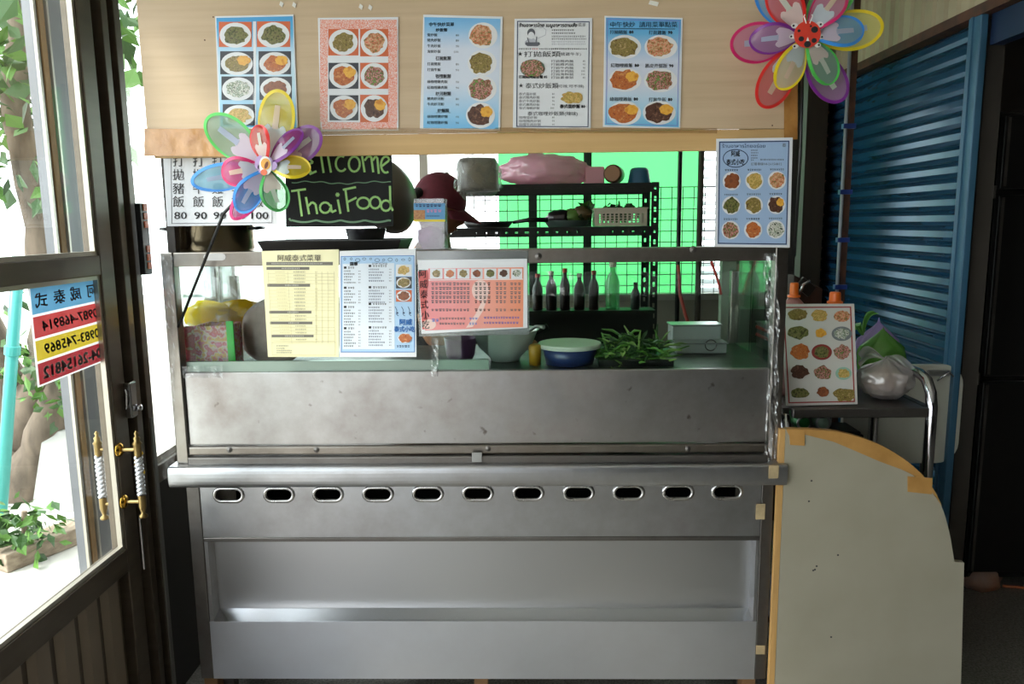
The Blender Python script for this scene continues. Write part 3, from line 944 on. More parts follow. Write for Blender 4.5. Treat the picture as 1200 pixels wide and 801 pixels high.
S(MB().box((xi0 - 0.011, 0.004, ZS - 0.02), (xi0, yr, ZC2 - 0.001)), 'recess_cheek', M_steel)
S(MB().box((xi1 - 0.004, 0.004, ZS - 0.02), (xi1 + 0.005, yr, ZC2 - 0.001)), 'recess_cheek', M_steel)
sl = MB().add([(xi0, 0.002, ZS), (xi1 - .005, 0.002, ZS), (xi1 - .005, yr - 0.001, ZC3), (xi0, yr - 0.001, ZC3), (xi0, 0.002, ZS - .004), (xi1 - .005, 0.002, ZS - .004), (xi1 - .005, yr - 0.001, ZC3 - .006), (xi0, yr - 0.001, ZC3 - .006)],
               [(0, 1, 2, 3), (4, 7, 6, 5), (0, 4, 5, 1), (2, 6, 7, 3), (0, 3, 7, 4), (1, 5, 6, 2)])
S(sl, 'sloped_ledge', mat_steel('bright_steel', (228, 230, 234), 0.13, 0.04, smear=0.02))
S(MB().box((xi0 - 0.011, 0.0, ZB), (xi1 + 0.005, 0.002, ZS)), 'kick_panel', mat_steel('speckled_steel', (216, 220, 229), 0.36, 0.08, smear=0.06))
S(MB().box((cx0, 0.052, ZB), (cx0 + 0.004, DP, ZLB)), 'cabinet_side', M_steel_dark)
S(MB().box((cx1 - 0.004, 0.052, ZB), (cx1, DP, ZLB)), 'cabinet_side', M_steel_dark)
S(MB().box((cx0, 0.075, ZB), (cx1, DP, ZB + 0.01)), 'cabinet_floor', M_steel_dark)
for x in (cx0 + 0.02, cx1 - 0.06):
    for y in (0.1, DP - 0.08):
        S(MB().box((x, y, 0.0), (x + 0.04, y + 0.04, ZB)), 'foot', M_steel_dark)
# uprights that carry the shop board
xl0, xl1 = P(183, 240, 0.06).x, P(190, 240, 0.06).x
S(MB().box((0.002, 0.047, ZT - .005), (0.026, 0.075, 2.35)), 'canopy_post', mat('dark_post_paint', (48, 40, 32), 0.5))
S(MB().box((1.782, 0.047, ZT - .005), (1.806, 0.075, 2.35)), 'canopy_post', M_alu)
# crumpled film wrap on the right corner and a strip along the left
def film(name, u0, u1, v0, v1, Y, seed, nu=8, nv=60, amp=0.008, m=None, twist=0):
    b = MB()
    def fn(a, c):
        w = 0.5 + 0.5 * noise.noise(Vector((c * 5 + seed, seed, 0)))
        p = P(u0 + (u1 - u0) * (a if twist == 0 else (0.5 + (a - 0.5) * (0.35 + w))) + twist * math.sin(c * 3.1), v0 + (v1 - v0) * c, Y)
        q = Vector((p.x * 90, p.z * 22, seed))
        p.y -= 0.008 + amp * (noise.noise(q) + 0.6 * noise.noise(q * 2.7))
        return p
    b.grid(fn, nu, nv)
    return S(b, name, m or M_filmwrap)
M_filmwrap = mat_film('crumpled_clear_film', (225, 228, 232), 0.08, 0.4, 0.16, 0.12)
M_filmflat = mat_film('stretched_clear_film', (225, 228, 232), 0.05, 0.5, 0.07, 0.08)
film('plastic_wrap', 893, 909, 296, 540, 0.0, 3.0, twist=4)
film('plastic_wrap', 190, 206, 300, 560, 0.0, 8.0, amp=0.003, m=M_filmflat)
film('plastic_wrap', 506, 514, 395, 440, 0.012, 5.0, 4, 16, 0.004)
film('tape_shine', 214, 262, 428, 442, 0.012, 12.0, 14, 5, 0.004, M_filmflat)
film('film_sheet', 210, 560, 312, 350, 0.012, 15.0, 60, 6, 0.0015, M_filmflat)
film('film_sheet', 580, 905, 318, 346, 0.012, 18.0, 60, 6, 0.0015, M_filmflat)
M_masking = mat('grimy_masking_tape', (172, 152, 116), 0.6, var=0.2, scale=30)
for (u0, v0, u1, v1, Y) in ((901, 545, 912, 560, -0.05), (886, 590, 896, 608, -0.001), (886, 756, 896, 766, -0.001)):
    a, b = P(u0, v0, Y), P(u1, v1, Y)
    S(MB().box((a.x, Y - 0.0015, b.z), (b.x, Y + 0.0005, a.z)), 'masking_tape', M_masking)
a, b = P(238, 297, -0.001), P(265, 305, -0.001)
S(MB().prism(stadium((a.x + b.x) / 2, (a.z + b.z) / 2, (b.x - a.x) / 2, (a.z - b.z) / 2, -0.0015, 4), (0, 0.001, 0)), 'rail_tape', mat('silver_tape', (190, 190, 190), 0.4))

# blocks under the cabinet
for i, (u, lb) in enumerate(((243, 'raw wooden block under the left end of the steel counter'), (563, 'raw wooden block under the middle of the steel counter'), (880, 'raw wooden block under the right end of the steel counter'))):
    x = P(u, 798, 0.03).x
    o = MB().box((x - 0.022, 0.055, 0.0), (x + 0.022, 0.10, ZB - 0.001)).build('wood_block', M_wood, bevel=0.002)
    tag(o, lb, 'wooden block', 'wooden blocks under the counter')

# ------------------------------------------------------------------ shop board
YS = -0.012
bd = empty('shop_board', (0.9, 0.0, zv(184, YS)))
tag(bd, 'wide pale plywood board carrying the row of menus above the counter', 'board')
xl, xr = P(166, 80, YS).x, P(936, 80, YS).x
zb = (P(172, 153, YS).z + P(930, 158, YS).z) / 2
zbb = (P(300, 178.0, YS).z + P(850, 181.5, YS).z) / 2
MB().box((xl, YS, zb), (xr, YS + 0.012, 2.42)).build('plywood_sheet', M_ply, bd, bevel=0.001)
MB().box((xl + 0.012, YS + 0.006, zbb), (xr - 0.01, YS + 0.02, zb - 0.0005)).build('batten', M_batten, bd, bevel=0.002)
def tape_strip(u0, u1, v0, v1, Y, seed, name='tape', m=None, amp=0.004):
    b = MB()
    def fn(a, c):
        p = P(u0 + (u1 - u0) * a, v0 + (v1 - v0) * c, Y)
        q = Vector((p.x * 30 + seed, p.z * 60, seed))
        p.y -= 0.003 + amp * 0.5 * (1 + noise.noise(q))
        p.z += 0.002 * noise.noise(q * 0.6)
        return p
    b.grid(fn, 36, 5)
    return b.build(name, m or M_tape, bd, smooth=True)
tape_strip(170, 300, 151, 183, YS, 1.0)
tape_strip(918, 934, 98, 163, YS, 4.0)
tape_strip(300, 840, 150, 156, YS, 9.0, m=mat_film('clear_tape', (200, 170, 120), 0.25, 0.3, 0.06), amp=0.001)
for (u, v) in ((766, 4), (330, 5), (345, 6), (423, 8), (434, 9)):
    a = P(u, v, YS)
    MB().obox(a + Vector((0, -0.0012, 0)), (0.012 if u == 766 else 0.004, 0, -0.003), (0, 0.0008, 0), (0.002, 0, 0.005)).build('tape_scrap', mat('tape_scrap', (226, 224, 218), 0.3), bd)
for (u, v) in ((240, 47), (250, 20), (905, 147)):
    MB().lathe([(0.0, 0.0012), (0.002, 0.001), (0.002, 0)], P(u, v, YS), 8, (0, -1, 0)).build('nail_head', M_rust, bd)

# ------------------------------------------------------------------ food colours
F_green = mat_food('food_stirfried_greens', [(62, 58, 30), (92, 98, 46), (128, 122, 74), (70, 62, 40)])
F_noodle = mat_food('food_fried_noodles', [(96, 74, 40), (150, 132, 70), (112, 96, 44), (176, 150, 100)])
F_pink = mat_food('food_shrimp_salad', [(206, 110, 78), (224, 168, 138), (176, 150, 100), (200, 96, 70), (96, 120, 60)])
F_curry = mat_food('food_orange_curry', [(150, 70, 36), (196, 112, 52), (170, 90, 50), (206, 140, 80)])
F_mixed = mat_food('food_pork_and_greens', [(150, 60, 54), (70, 104, 52), (214, 150, 140), (110, 40, 40), (110, 150, 70)])
F_dark = mat_food('food_dark_beef', [(52, 32, 26), (96, 60, 44), (70, 44, 34), (126, 90, 70)])
F_egg = mat_food('food_fried_egg', [(206, 130, 40), (232, 176, 70), (222, 156, 52)], 60)
F_soup = mat_food('food_brown_soup', [(110, 58, 34), (146, 84, 48), (120, 66, 40)], 80)
F_rice = mat_food('food_fried_rice', [(190, 150, 80), (214, 180, 110), (160, 140, 60), (206, 160, 96)])
F_white = mat_food('food_white_bowl', [(200, 206, 200), (90, 110, 70), (226, 224, 214), (60, 70, 50)])
B_dark = mat('photo_dark_table', (52, 52, 60), 0.4, coat=0.4)
B_orange = mat('photo_orange_table', (208, 102, 58), 0.4, coat=0.4)

# ------------------------------------------------------------------ five menus on the board
YP = YS - 0.003
GR_up = 'on the plywood board'
# 1 blue photo grid
s = Sheet('menu_poster', [(252, 19), (344, 17), (349, 152), (257, 150)], onY(YP), M_paper)
tag(s.root, 'blue bordered menu sheet of eight dish photos, leftmost on the plywood board', 'menu', 'menu sheets on the plywood board')
MB_blue = mat_gradient('sky_blue_print', [(0.0, (78, 164, 214)), (0.35, (190, 222, 240)), (0.65, (206, 228, 242)), (0.85, (96, 180, 226)), (1.0, (70, 158, 214))])
s.poly([(253.5, 21), (343, 19), (347.5, 150), (258.5, 148)], MB_blue, 1)
s.rect(296.5, 25, 300.0, 147, M_paper, 2)
lays = [((256.5, 25.5, 295, 55), (301, 25, 340, 55)), ((258, 60, 297, 87), (303, 60, 341, 87)), ((259.5, 89.5, 298, 117), (304, 89.5, 342, 117)), ((261, 122, 299, 147), (305, 122, 343, 147))]
fm = [(F_green, F_green), (F_noodle, F_curry), (F_white, F_soup), (F_rice, F_rice)]
for i, (ra, rb) in enumerate(lays):
    for j, r in enumerate((ra, rb)):
        x0, y0, x1, y1 = r
        s.food((x0 + x1) / 2, (y0 + y1) / 2 + 1, (x1 - x0) * 0.48, (y1 - y0) * 0.5, fm[i][j], i * 2 + j, bgrect=r, bgm=B_orange if i == 0 else B_dark, side=F_egg if i == 1 else None, k=0.72)
s.done()
# 2 orange ornamental
s = Sheet('menu_poster', [(372.5, 21), (466.5, 20), (467, 153), (376, 154)], onY(YP), M_paper)
tag(s.root, 'menu sheet with an orange scrolled border around six dish photos', 'menu', 'menu sheets on the plywood board')
M_orn = mat_food('orange_scroll_print', [(228, 120, 88), (236, 214, 206), (226, 106, 70), (238, 224, 220)], 210)
for r in ((375, 23, 465, 34), (377, 143, 465, 151.5), (375, 34, 384, 143), (455, 34, 465.5, 143)):
    s.rect(*r, M_orn, 1, 'printed_border')
s.rect(384, 34, 455, 143, M_paper, 1)
fl = [((384.5, 34, 420, 65), (422, 34, 455, 66)), ((385, 73.5, 420, 104), (422, 73.5, 455, 104)), ((386, 111.5, 420, 141), (422, 111, 455, 143))]
fo = [((F_noodle, B_orange), (F_pink, B_orange)), ((F_curry, B_dark), (F_mixed, B_orange)), ((F_curry, B_dark), (F_dark, B_orange))]
for i, row in enumerate(fl):
    for j, r in enumerate(row):
        x0, y0, x1, y1 = r
        s.food((x0 + x1) / 2, (y0 + y1) / 2, (x1 - x0) * 0.48, (y1 - y0) * 0.49, fo[i][j][0], 20 + i * 2 + j, bgrect=r, bgm=fo[i][j][1], side=F_egg if (i, j) in ((1, 0), (2, 0), (2, 1)) else None, k=0.74)
s.done()
# 3 blue text list
s = Sheet('menu_poster', [(496, 17), (589, 19.5), (586, 153), (492, 151)], onY(YP), M_paper)
tag(s.root, 'blue menu sheet with a price list beside four stacked dish photos', 'menu', 'menu sheets on the plywood board')
M_b3 = mat_gradient('blue_fade_print', [(0.0, (112, 184, 232)), (0.12, (150, 202, 236)), (0.42, (214, 222, 236)), (0.72, (212, 220, 236)), (0.9, (140, 192, 232)), (1.0, (108, 178, 230))])
s.poly([(497.3, 20), (586.5, 22), (584, 151), (496, 150)], M_b3, 1)
s.text('中午快炒菜單', 517.5, 28.5, 4.6, M_ink, 3, 'C', bold=0.015, res=1)
s.text('炒飯類', 517.5, 35, 4.2, M_ink, 3, 'C', bold=0.015, res=1)
rows3 = [(40.8, '蛋炒飯', '80'), (47, '豬肉炒飯', '80'), (53.7, '牛肉炒飯', '90'), (60.3, '海鮮炒飯', '100'), (74.8, '打拋豬飯', '80'), (81.6, '打拋牛飯', '90'), (95.6, '綠咖哩雞肉飯', '90'), (102.4, '紅咖哩雞肉飯', '90'), (115.5, '豬肉炒河粉', '80'), (122, '牛肉炒河粉', '90'), (136.5, '綠咖哩雞炒麵', '90'), (143.5, '紅咖哩雞炒麵', '90')]
for y, a, p in rows3:
    s.text(a, 500.5, y, 3.7, M_ink, 3, 'L', bold=0.008, res=1)
    s.text(p, 538, y + 0.5, 2.9, M_inkgrey, 3, 'R', res=1)
for y, a in ((68, '打拋飯類'), (89, '咖哩飯類'), (109.5, '炒河粉類'), (129.4, '炒麵類')):
    s.text(a, 519.5, y, 4.2, M_ink, 3, 'C', bold=0.015, res=1)
    s.line(511, y + 2.6, 528, y + 2.6, 0.4, M_inkgrey)
for i, (cx, cy, f_, sd) in enumerate(((566, 41.5, F_pink, 1), (565, 74, F_noodle, 2), (565, 104, F_mixed, 3), (563, 135, F_dark, 4))):
    s.food(cx, cy, 17, 15.2, f_, 40 + i, side=F_egg if i == 3 else None, k=0.8, dx=-1.5)
s.done()
# 4 white text with drawn cook
s = Sheet('menu_poster', [(603, 22), (694, 21), (692, 152), (601, 150)], onY(YP), M_paper)
tag(s.root, 'white menu sheet in a navy frame with a grey drawing of a cook', 'menu', 'menu sheets on the plywood board')
s.frame([(606, 24.5), (691, 25), (689.5, 149), (605, 148.5)], 1.0, M_inkblue)
s.text('ร้านอาหารไทย เมนูอาหารตามสั่ง', 608, 29.5, 4.0, M_ink, 3, 'L', bold=0.03, res=1, wide=0.98, slant=0.2)
s.text('菜單', 682, 29, 4.2, M_inkgrey, 3, 'C', res=1)
M_draw = mat('drawn_grey', (96, 98, 106), 0.6); M_drawl = mat('drawn_light_grey', (182, 184, 194), 0.6)
s.ell(622.5, 38.5, 4.6, 5.2, M_draw, 2, 'drawing'); s.ell(622.5, 41.5, 3.6, 4.2, M_paper, 3, 'drawing')
s.poly([(615, 49), (619, 45), (626, 45), (630, 49), (630, 52), (615, 52)], M_drawl, 2, 'drawing')
s.poly([(616, 49.5), (632, 49.5), (633, 52), (630, 54), (618, 54), (615.5, 52)], M_draw, 4, 'drawing')
s.line(618, 44, 620, 50, 1.1, M_draw, 4, 'drawing'); s.line(629, 43, 628, 50, 1.1, M_draw, 4, 'drawing')
s.stroke([(630, 45), (635, 43), (639, 41), (640, 35), (636, 32), (632, 33)], 0.5, M_drawl, 3, 'drawing')
for y, x1, m_ in ((35.3, 673, M_ink), (38.8, 674, M_ink), (42.6, 686, M_inkgrey), (45.6, 687, M_inkgrey), (48.8, 686, M_drawl), (51.6, 687, M_drawl)):
    s.dashes(646.5, x1, y, 2.1, m_, int(y))
s.dashes(608, 623, 57.3, 2.0, M_ink, 3); s.dashes(623.5, 631, 57.3, 2.0, M_redink, 4); s.dashes(632, 688, 57.3, 2.0, M_ink, 5)
s.text('★', 609.5, 63.3, 4.6, M_ink, 3, 'C'); s.text('打拋飯類', 613.5, 63.3, 6.6, M_ink, 3, 'L', res=1, wide=1.52)
s.text('(豬雞牛羊)', 655, 63.3, 4.0, M_inkgrey, 3, 'L', res=1, wide=1.3)
s.food(624, 80, 14.5, 10.5, F_mixed, 61, k=0.95, pm=mat('photo_green_tray', (92, 116, 96), 0.4))
s.text('打拋豬肉飯套餐 85', 608, 90, 3.8, M_ink, 3, 'L', bold=0.03, res=1, wide=0.98)
for i, y in enumerate((71.6, 75.4, 79.4, 83.2, 87.0, 90.8)):
    s.text(('打拋豬肉飯', '打拋雞肉飯', '打拋牛肉飯', '打拋羊肉飯', '打拋海鮮飯', '打拋素食飯')[i], 645.5, y, 3.1, M_inkgrey, 3, 'L', res=1, wide=1.6)
    s.text(('80', '90', '90', '100', '100', '80')[i], 686, y, 2.3, M_inkgrey, 3, 'R', res=1)
s.text('★', 610.5, 100.3, 4.6, M_ink, 3, 'C'); s.text('泰式炒飯類', 615.5, 100.3, 6.4, M_ink, 3, 'L', res=1, wide=1.12)
s.text('(可辣,可不辣)', 652, 101, 3.8, M_inkgrey, 3, 'L', res=1, wide=1.35)
for i, y in enumerate((110, 114, 118.3, 122.5, 126.6)):
    s.text(('泰式蛋炒飯', '泰式豬肉炒飯', '泰式牛肉炒飯', '泰式雞肉炒飯', '泰式海鮮炒飯')[i], 608, y, 3.2, M_inkgrey, 3, 'L', res=1, wide=1.18)
    s.text(('80', '80', '90', '90', '100')[i], 650, y, 2.3, M_inkgrey, 3, 'R', res=1)
s.food(670.5, 114.5, 13, 7, F_rice, 66, plate=False, k=1.0)
s.text('泰式蛋炒飯 80', 656, 124.5, 4.6, M_ink, 3, 'L', bold=0.035, res=1, wide=0.95)
s.text('泰式咖哩炒飯類(辣味)', 618, 133, 4.8, M_ink, 3, 'L', res=1, wide=1.18)
for i, y in enumerate((137.5, 141.7, 145.8)):
    s.text(('咖哩蛋炒飯', '咖哩豬肉炒飯', '咖哩牛肉炒飯')[i], 608, y, 3.2, M_inkgrey, 3, 'L', res=1, wide=1.25)
    s.text(('80', '90', '90')[i], 650, y, 2.3, M_inkgrey, 3, 'R', res=1)
s.done()
# 5 blue, six dishes
s = Sheet('menu_poster', [(708.5, 18.5), (800, 21), (797, 151), (706.5, 148.5)], onY(YP), M_paper)
tag(s.root, 'blue menu sheet of six captioned dish photos, rightmost on the plywood board', 'menu', 'menu sheets on the plywood board')
M_b5 = mat_gradient('blue_band_print', [(0.0, (96, 180, 222)), (0.15, (160, 208, 232)), (0.4, (212, 216, 230)), (0.6, (206, 214, 232)), (0.85, (104, 178, 224)), (1.0, (88, 164, 220))])
s.poly([(710, 20.5), (798.3, 22.8), (795.5, 149), (708.5, 146.5)], M_b5, 1)
s.frame([(711.5, 22), (796.7, 24.2), (794, 147.4), (710, 145)], 0.8, mat('violet_print', (120, 130, 200), 0.5), 2)
s.text('中午快炒  請用菜單點菜', 714.5, 28.7, 6.6, mat('teal_ink', (24, 66, 92), 0.6), 3, 'L', res=1, bold=0.01, wide=1.05)
s.line(714, 33.4, 791, 34, 0.9, mat('teal_ink', (24, 66, 92)))
caps = [('打拋豬飯', '80', 714.5, 37.5, 'L'), ('打拋雞飯', '90', 760, 38, 'L'), ('紅咖哩雞飯', '80', 715.5, 76.5, 'L'), ('脆皮芥蘭飯', '90', 756, 77, 'L'), ('綠咖哩雞飯', '80', 714.5, 116, 'L'), ('打拋牛飯', '80', 760, 116.5, 'L')]
for t, p, x, y, a in caps:
    s.text(t, x, y, 4.8, M_ink, 3, 'L', res=1, bold=0.012); s.text(p, x + 5.3 * len(t) + 1.5, y, 3.8, M_ink, 3, 'L', res=1, bold=0.04)
for i, (cx, cy, f_, eg) in enumerate(((732, 55, F_noodle, 0), (774.5, 55, F_pink, 0), (732.5, 93.5, F_curry, 1), (774, 94, F_mixed, 0), (732, 132.5, F_curry, 1), (772.5, 132, F_dark, 1))):
    s.food(cx, cy, 19.3, 14, f_, 80 + i, side=F_egg if eg else None, k=0.82, dx=-1.5 if eg == 0 else -1)
s.done()

# ------------------------------------------------------------------ hanging and taped papers round the opening
# 6 blue nine-dish menu, right
Y6 = -0.05
s = Sheet('hanging_menu', [(839.5, 162.5), (929, 161), (925.5, 290), (837.5, 289)], onY(Y6), M_paper)
tag(s.root, 'pale blue laminated menu of nine dishes hanging at the right end of the opening', 'menu')
s.poly([(842.5, 165.5), (925.5, 164.3), (922.3, 287), (840.8, 286)], mat('pale_blue_print', (160, 186, 220), 0.4, coat=0.5), 1)
s.frame([(842.8, 166), (925, 164.8), (922, 286.5), (841.2, 285.5)], 1.2, M_inkblue)
s.text('ร้านอาหารไทยอร่อย', 846, 171, 4.0, M_inkblue, 3, 'L', res=1, wide=1.2)
s.text('泰', 919, 170, 4.6, M_inkgrey, 3, 'C', res=1)
s.ring(862, 185.5, 15, 10.8, 0.9, M_inkblue)
s.text('阿威', 862, 179.8, 6.8, M_ink, 3, 'C', bold=0.02, res=2, wide=0.72); s.text('泰式小吃', 862, 189.8, 6.8, M_ink, 3, 'C', bold=0.02, res=2, wide=0.74)
for y in (176, 179, 182, 185): s.dashes(880, 888.5, y, 1.9, M_inkgrey, int(y))
s.dashes(880, 884, 187.5, 1.8, M_inkgrey, 1); s.dashes(891, 919, 187, 2.2, M_inkgrey, 3)
s.text('訂餐專線', 880, 192, 3.4, M_inkgrey, 3, 'L', res=1); s.text('04-26154812', 895, 192, 2.9, M_inkgrey, 3, 'L', res=1)
nine = [(F_soup, 0), (F_rice, 0), (F_pink, 0), (F_green, 0), (F_noodle, 0), (F_dark, 1), (F_mixed, 0), (F_curry, 0), (F_white, 0)]
for i in range(9):
    r, c = divmod(i, 3)
    cx = 857.5 + c * 26.5 - r * 0.7; cy = 212 + r * 28.7 - c * 0.4
    s.food(cx, cy, 10.6, 10.8, nine[i][0], 100 + i, side=F_egg if nine[i][1] else None, k=0.84)
    s.dashes(cx - 8, cx + 8, cy - 12.8, 2.3, M_ink, i + 40)
s.done()
# price paper, left
Y7 = 0.035
s = Sheet('price_paper', [(191, 181), (324, 180), (325, 263), (196, 265)], onY(Y7), mat('white_price_paper', (222, 224, 228), 0.45, coat=0.3))
tag(s.root, 'large white price paper with columns of black characters behind the left pinwheel', 'price list')
s.frame([(200, 178), (319, 178), (319, 261), (201, 262)], 0.6, M_inkgrey)
for k, (x, w3) in enumerate(((209, '豬'), (232.5, '牛'), (255, '雞'), (278, '羊'), (302, '鮮'))):
    for ch, y in zip('打拋' + w3 + '飯', (188.5, 204.5, 220.5, 236)):
        s.text(ch, x, y, 13, M_ink, 3, 'C', res=2, bold=-0.002)
    s.text(('80', '90', '90', '90', '100')[k], x + 2.5, 252.3, 8.6, M_ink, 3, 'C', res=2, wide=1.3, bold=0.01)
s.done()
# black board with green lettering
Y8 = 0.03
s = Sheet('chalkboard_sign', [(334, 180.5), (459, 180), (461, 265), (335, 266)], onY(Y8), mat('black_sign_board', (11, 12, 11), 0.5, var=0.5, scale=9, stretch=(3, 1, 0.4), spec=0.2))
tag(s.root, 'black sign board with hand drawn light green lettering welcoming guests', 'sign')
M_chalk = mat('pale_green_marker', (150, 196, 116), 0.6); M_chalk2 = mat('grey_green_marker', (104, 140, 108), 0.6)
def Z(pts):  # from an 8.43x enlargement whose corner is (330,175)
    return [(330 + x / 8.43, 175 + y / 8.43) for x, y in pts]
def arc(cx, cy, rx, ry, a0, a1, n=14):
    return [(cx + rx * math.cos(math.radians(a0 + (a1 - a0) * i / n)), cy + ry * math.sin(math.radians(a0 + (a1 - a0) * i / n))) for i in range(n + 1)]
WD = 2.5
chalk = [
    [(30, 60), (70, 200), (110, 90), (150, 200), (195, 60)],
    [(215, 160), (310, 130)] + arc(262, 160, 50, 65, -40, -310), [(275, 245), (345, 215)],
    [(388, 55), (415, 232)], [(455, 55), (488, 228)],
    arc(590, 140, 55, 75, -60, -320), arc(718, 145, 55, 75, 0, 360),
    [(795, 65), (820, 225)], [(820, 110), (850, 70), (885, 70), (905, 225)], [(900, 110), (925, 70), (945, 80), (960, 240)],
    [(990, 165), (1060, 110)] + arc(1030, 150, 48, 80, -50, -300),
    [(95, 412), (240, 392)], [(165, 405), (200, 660)],
    [(240, 470), (272, 640)], [(262, 560), (300, 520), (335, 540), (352, 638)],
    arc(430, 575, 52, 52, -20, -360), [(485, 545), (495, 620), (540, 600)],
    [(555, 495), (582, 635)], arc(553, 447, 12, 12, 0, 360, 8),
    [(605, 398), (735, 372)], [(630, 395), (660, 615)], [(650, 520), (740, 475)],
    arc(808, 530, 62, 55, 0, 360), arc(925, 525, 52, 58, 0, 360),
    arc(1030, 555, 48, 52, 0, 360), [(1070, 360), (1075, 560), (1100, 605)]]
for st in chalk:
    s.stroke(Z(st), WD, M_chalk, 3)
wv = [(100 + 98 * i / 4, 328 - 10 * math.sin(i / 40 * 9) + 6 * math.sin(i * 0.9)) for i in range(41)]
s.stroke(Z(wv), 1.1, M_chalk2, 3)
wv = [(75, 680), (90, 705)] + [(100 + 98 * i / 4, 712 + 20 * abs(math.sin(i * 0.32)) - 14) for i in range(41)]
s.stroke(Z(wv), 2.2, M_chalk2, 3)
s.done()
# yellow price list on the rail
YR = -0.004
s = Sheet('menu_sheet', [(306.5, 294), (397, 292), (397, 418), (314, 418)], onY(YR), mat('pale_yellow_paper', (236, 230, 188), 0.5))
tag(s.root, 'pale yellow order sheet with grey header bars taped to the case glass', 'menu', 'menu sheets taped to the glass case')
M_bar = mat('grey_header_bar', (112, 108, 100), 0.6); M_rule = mat('ochre_rule', (196, 188, 150), 0.6)
s.text('阿威泰式菜單', 350.5, 302, 7.6, mat('brown_grey_ink', (96, 88, 80), 0.6), 3, 'C', bold=0.01, res=1, wide=1.05)
for i, q in enumerate(((312, 306.8, 390, 310.6), (312.3, 312.6, 362.5, 316), (313.3, 332.4, 363.3, 335.8), (315.5, 364, 365, 367.2), (316.5, 376.6, 366, 379.8), (318, 392, 367.4, 395))):
    s.rect(*q, M_bar, 1, 'header_bar_%d' % i)
for y, x0, x1 in ((308.7, 318, 378), (314.3, 330, 352), (334.1, 334, 350), (365.6, 337, 350), (378.2, 338, 351), (393.5, 334, 356)):
    s.dashes(x0, x1, y, 1.7, mat('light_print', (206, 204, 194), 0.6), int(y))
y = 318.5
while y < 401:
    if not any(abs(y - q) < 2.6 for q in (334, 365.6, 378.2, 393.5)):
        xo = (y - 300) * 0.075
        s.line(313 + xo, y + 1.8, 392, y + 1.8, 0.35, M_rule, 2)
        if y < 398:
            s.dashes(321 + xo, 333 + xo, y, 1.5, M_rule, int(y)); s.dashes(343 + xo * 0.5, 357 + xo * 0.3, y, 1.7, M_bar, int(y) + 7); s.dashes(369, 372, y, 1.5, M_rule, int(y) + 1)
    y += 3.95
for x in (313, 336, 368, 375, 382, 389.5):
    s.line(x + (2 if x > 350 else 1), 318, x + (2.5 if x > 350 else 6), 402, 0.35, M_rule, 2)
s.frame([(318.5, 401), (393, 400), (393, 416), (319, 416)], 0.4, M_rule, 2)
for y, x1 in ((405, 338), (408, 334), (410.5, 342), (413, 342)): s.dashes(324, x1, y, 1.5, M_inkgrey, int(y))
s.done()
# blue bilingual menu
s = Sheet('menu_sheet', [(398, 294), (487, 291), (488, 418), (398, 418)], onY(YR - 0.002), M_paper)
tag(s.root, 'white and blue two column menu sheet taped to the case glass', 'menu', 'menu sheets taped to the glass case')
s.poly([(399.5, 300), (485.5, 299), (486, 412.5), (399.5, 412.5)], mat('light_blue_print', (176, 208, 238), 0.5), 1)
s.poly([(401.5, 309), (462, 308), (462.5, 409), (401.5, 409)], mat('pale_print', (222, 230, 240), 0.5), 2)
s.frame([(399.5, 300), (485.5, 299), (486, 412.5), (399.5, 412.5)], 0.7, M_bluetxt, 2)
rnd = random.Random(4)
for i in range(11):
    s.ring(404 + i * 7.6, 303.8 + rnd.uniform(-1, 1), rnd.uniform(1.2, 3.4), rnd.uniform(1, 2.4), 0.45, M_inkblue, 3, n=10)
s.text('菜單', 414.5, 309, 4.4, M_ink, 4, 'C', bold=0.04, res=1); s.text('อาหารไทย', 445, 308.5, 2.8, M_inkblue, 4, 'C', res=1, wide=1.2)
for heads, x0, x1, xp, y0 in (((313.5, 337, 359.5, 384.5), 403, 413, 422.5, 0), ((311.5, 336.5, 356, 383.5), 432, 447, 458.5, 1)):
    for k, hy in enumerate(heads):
        s.rect(x0, hy - 1.4, x0 + 3, hy + 1.2, M_ink, 4, 'lettering')
        s.dashes(x0 + 5, x1 + 2 + (4 if y0 else 0), hy, 2.6, M_ink, k)
        nr = (5, 5, 6, 7)[k]
        for r in range(nr):
            yy = hy + 4 + r * 3.35
            if yy > 407: break
            s.dashes(x0, x1 - 2 + (r * 5 % 7), yy, 2.0, M_ink if y0 == 0 else M_inkblue, r + k * 9)
            s.dashes(xp - 2.6, xp, yy, 1.5, M_inkgrey, r)
for i, (cy, f_, bgm) in enumerate(((316.5, F_rice, M_paper), (331, F_noodle, B_dark), (346.5, F_soup, B_orange))):
    s.food(473, cy, 8.4, 6.2, f_, 140 + i, bgrect=(464, cy - 6.8, 482.5, cy + 6.8), bgm=bgm, k=0.82)
for i in range(3):
    x = 463 + i * 7.5
    s.stroke([(x, 359), (x + 2, 363), (x + 1.5, 368), (x + 4, 370)], 0.6, M_inkblue, 3, 'drawing'); s.ell(x + 2.8, 366.5, 1.0, 1.0, M_inkblue, 3, 'drawing', 8)
s.text('阿威', 475.5, 377, 7.0, M_bluetxt, 4, 'C', bold=0.035, res=2); s.text('泰式小吃', 474, 385.3, 6.6, M_bluetxt, 4, 'C', bold=0.035, res=2, wide=0.86)
s.food(474.5, 396, 8.2, 5.8, F_curry, 150, k=0.9)
s.dashes(465, 481, 405.5, 3.0, M_inkblue, 77)
s.done()
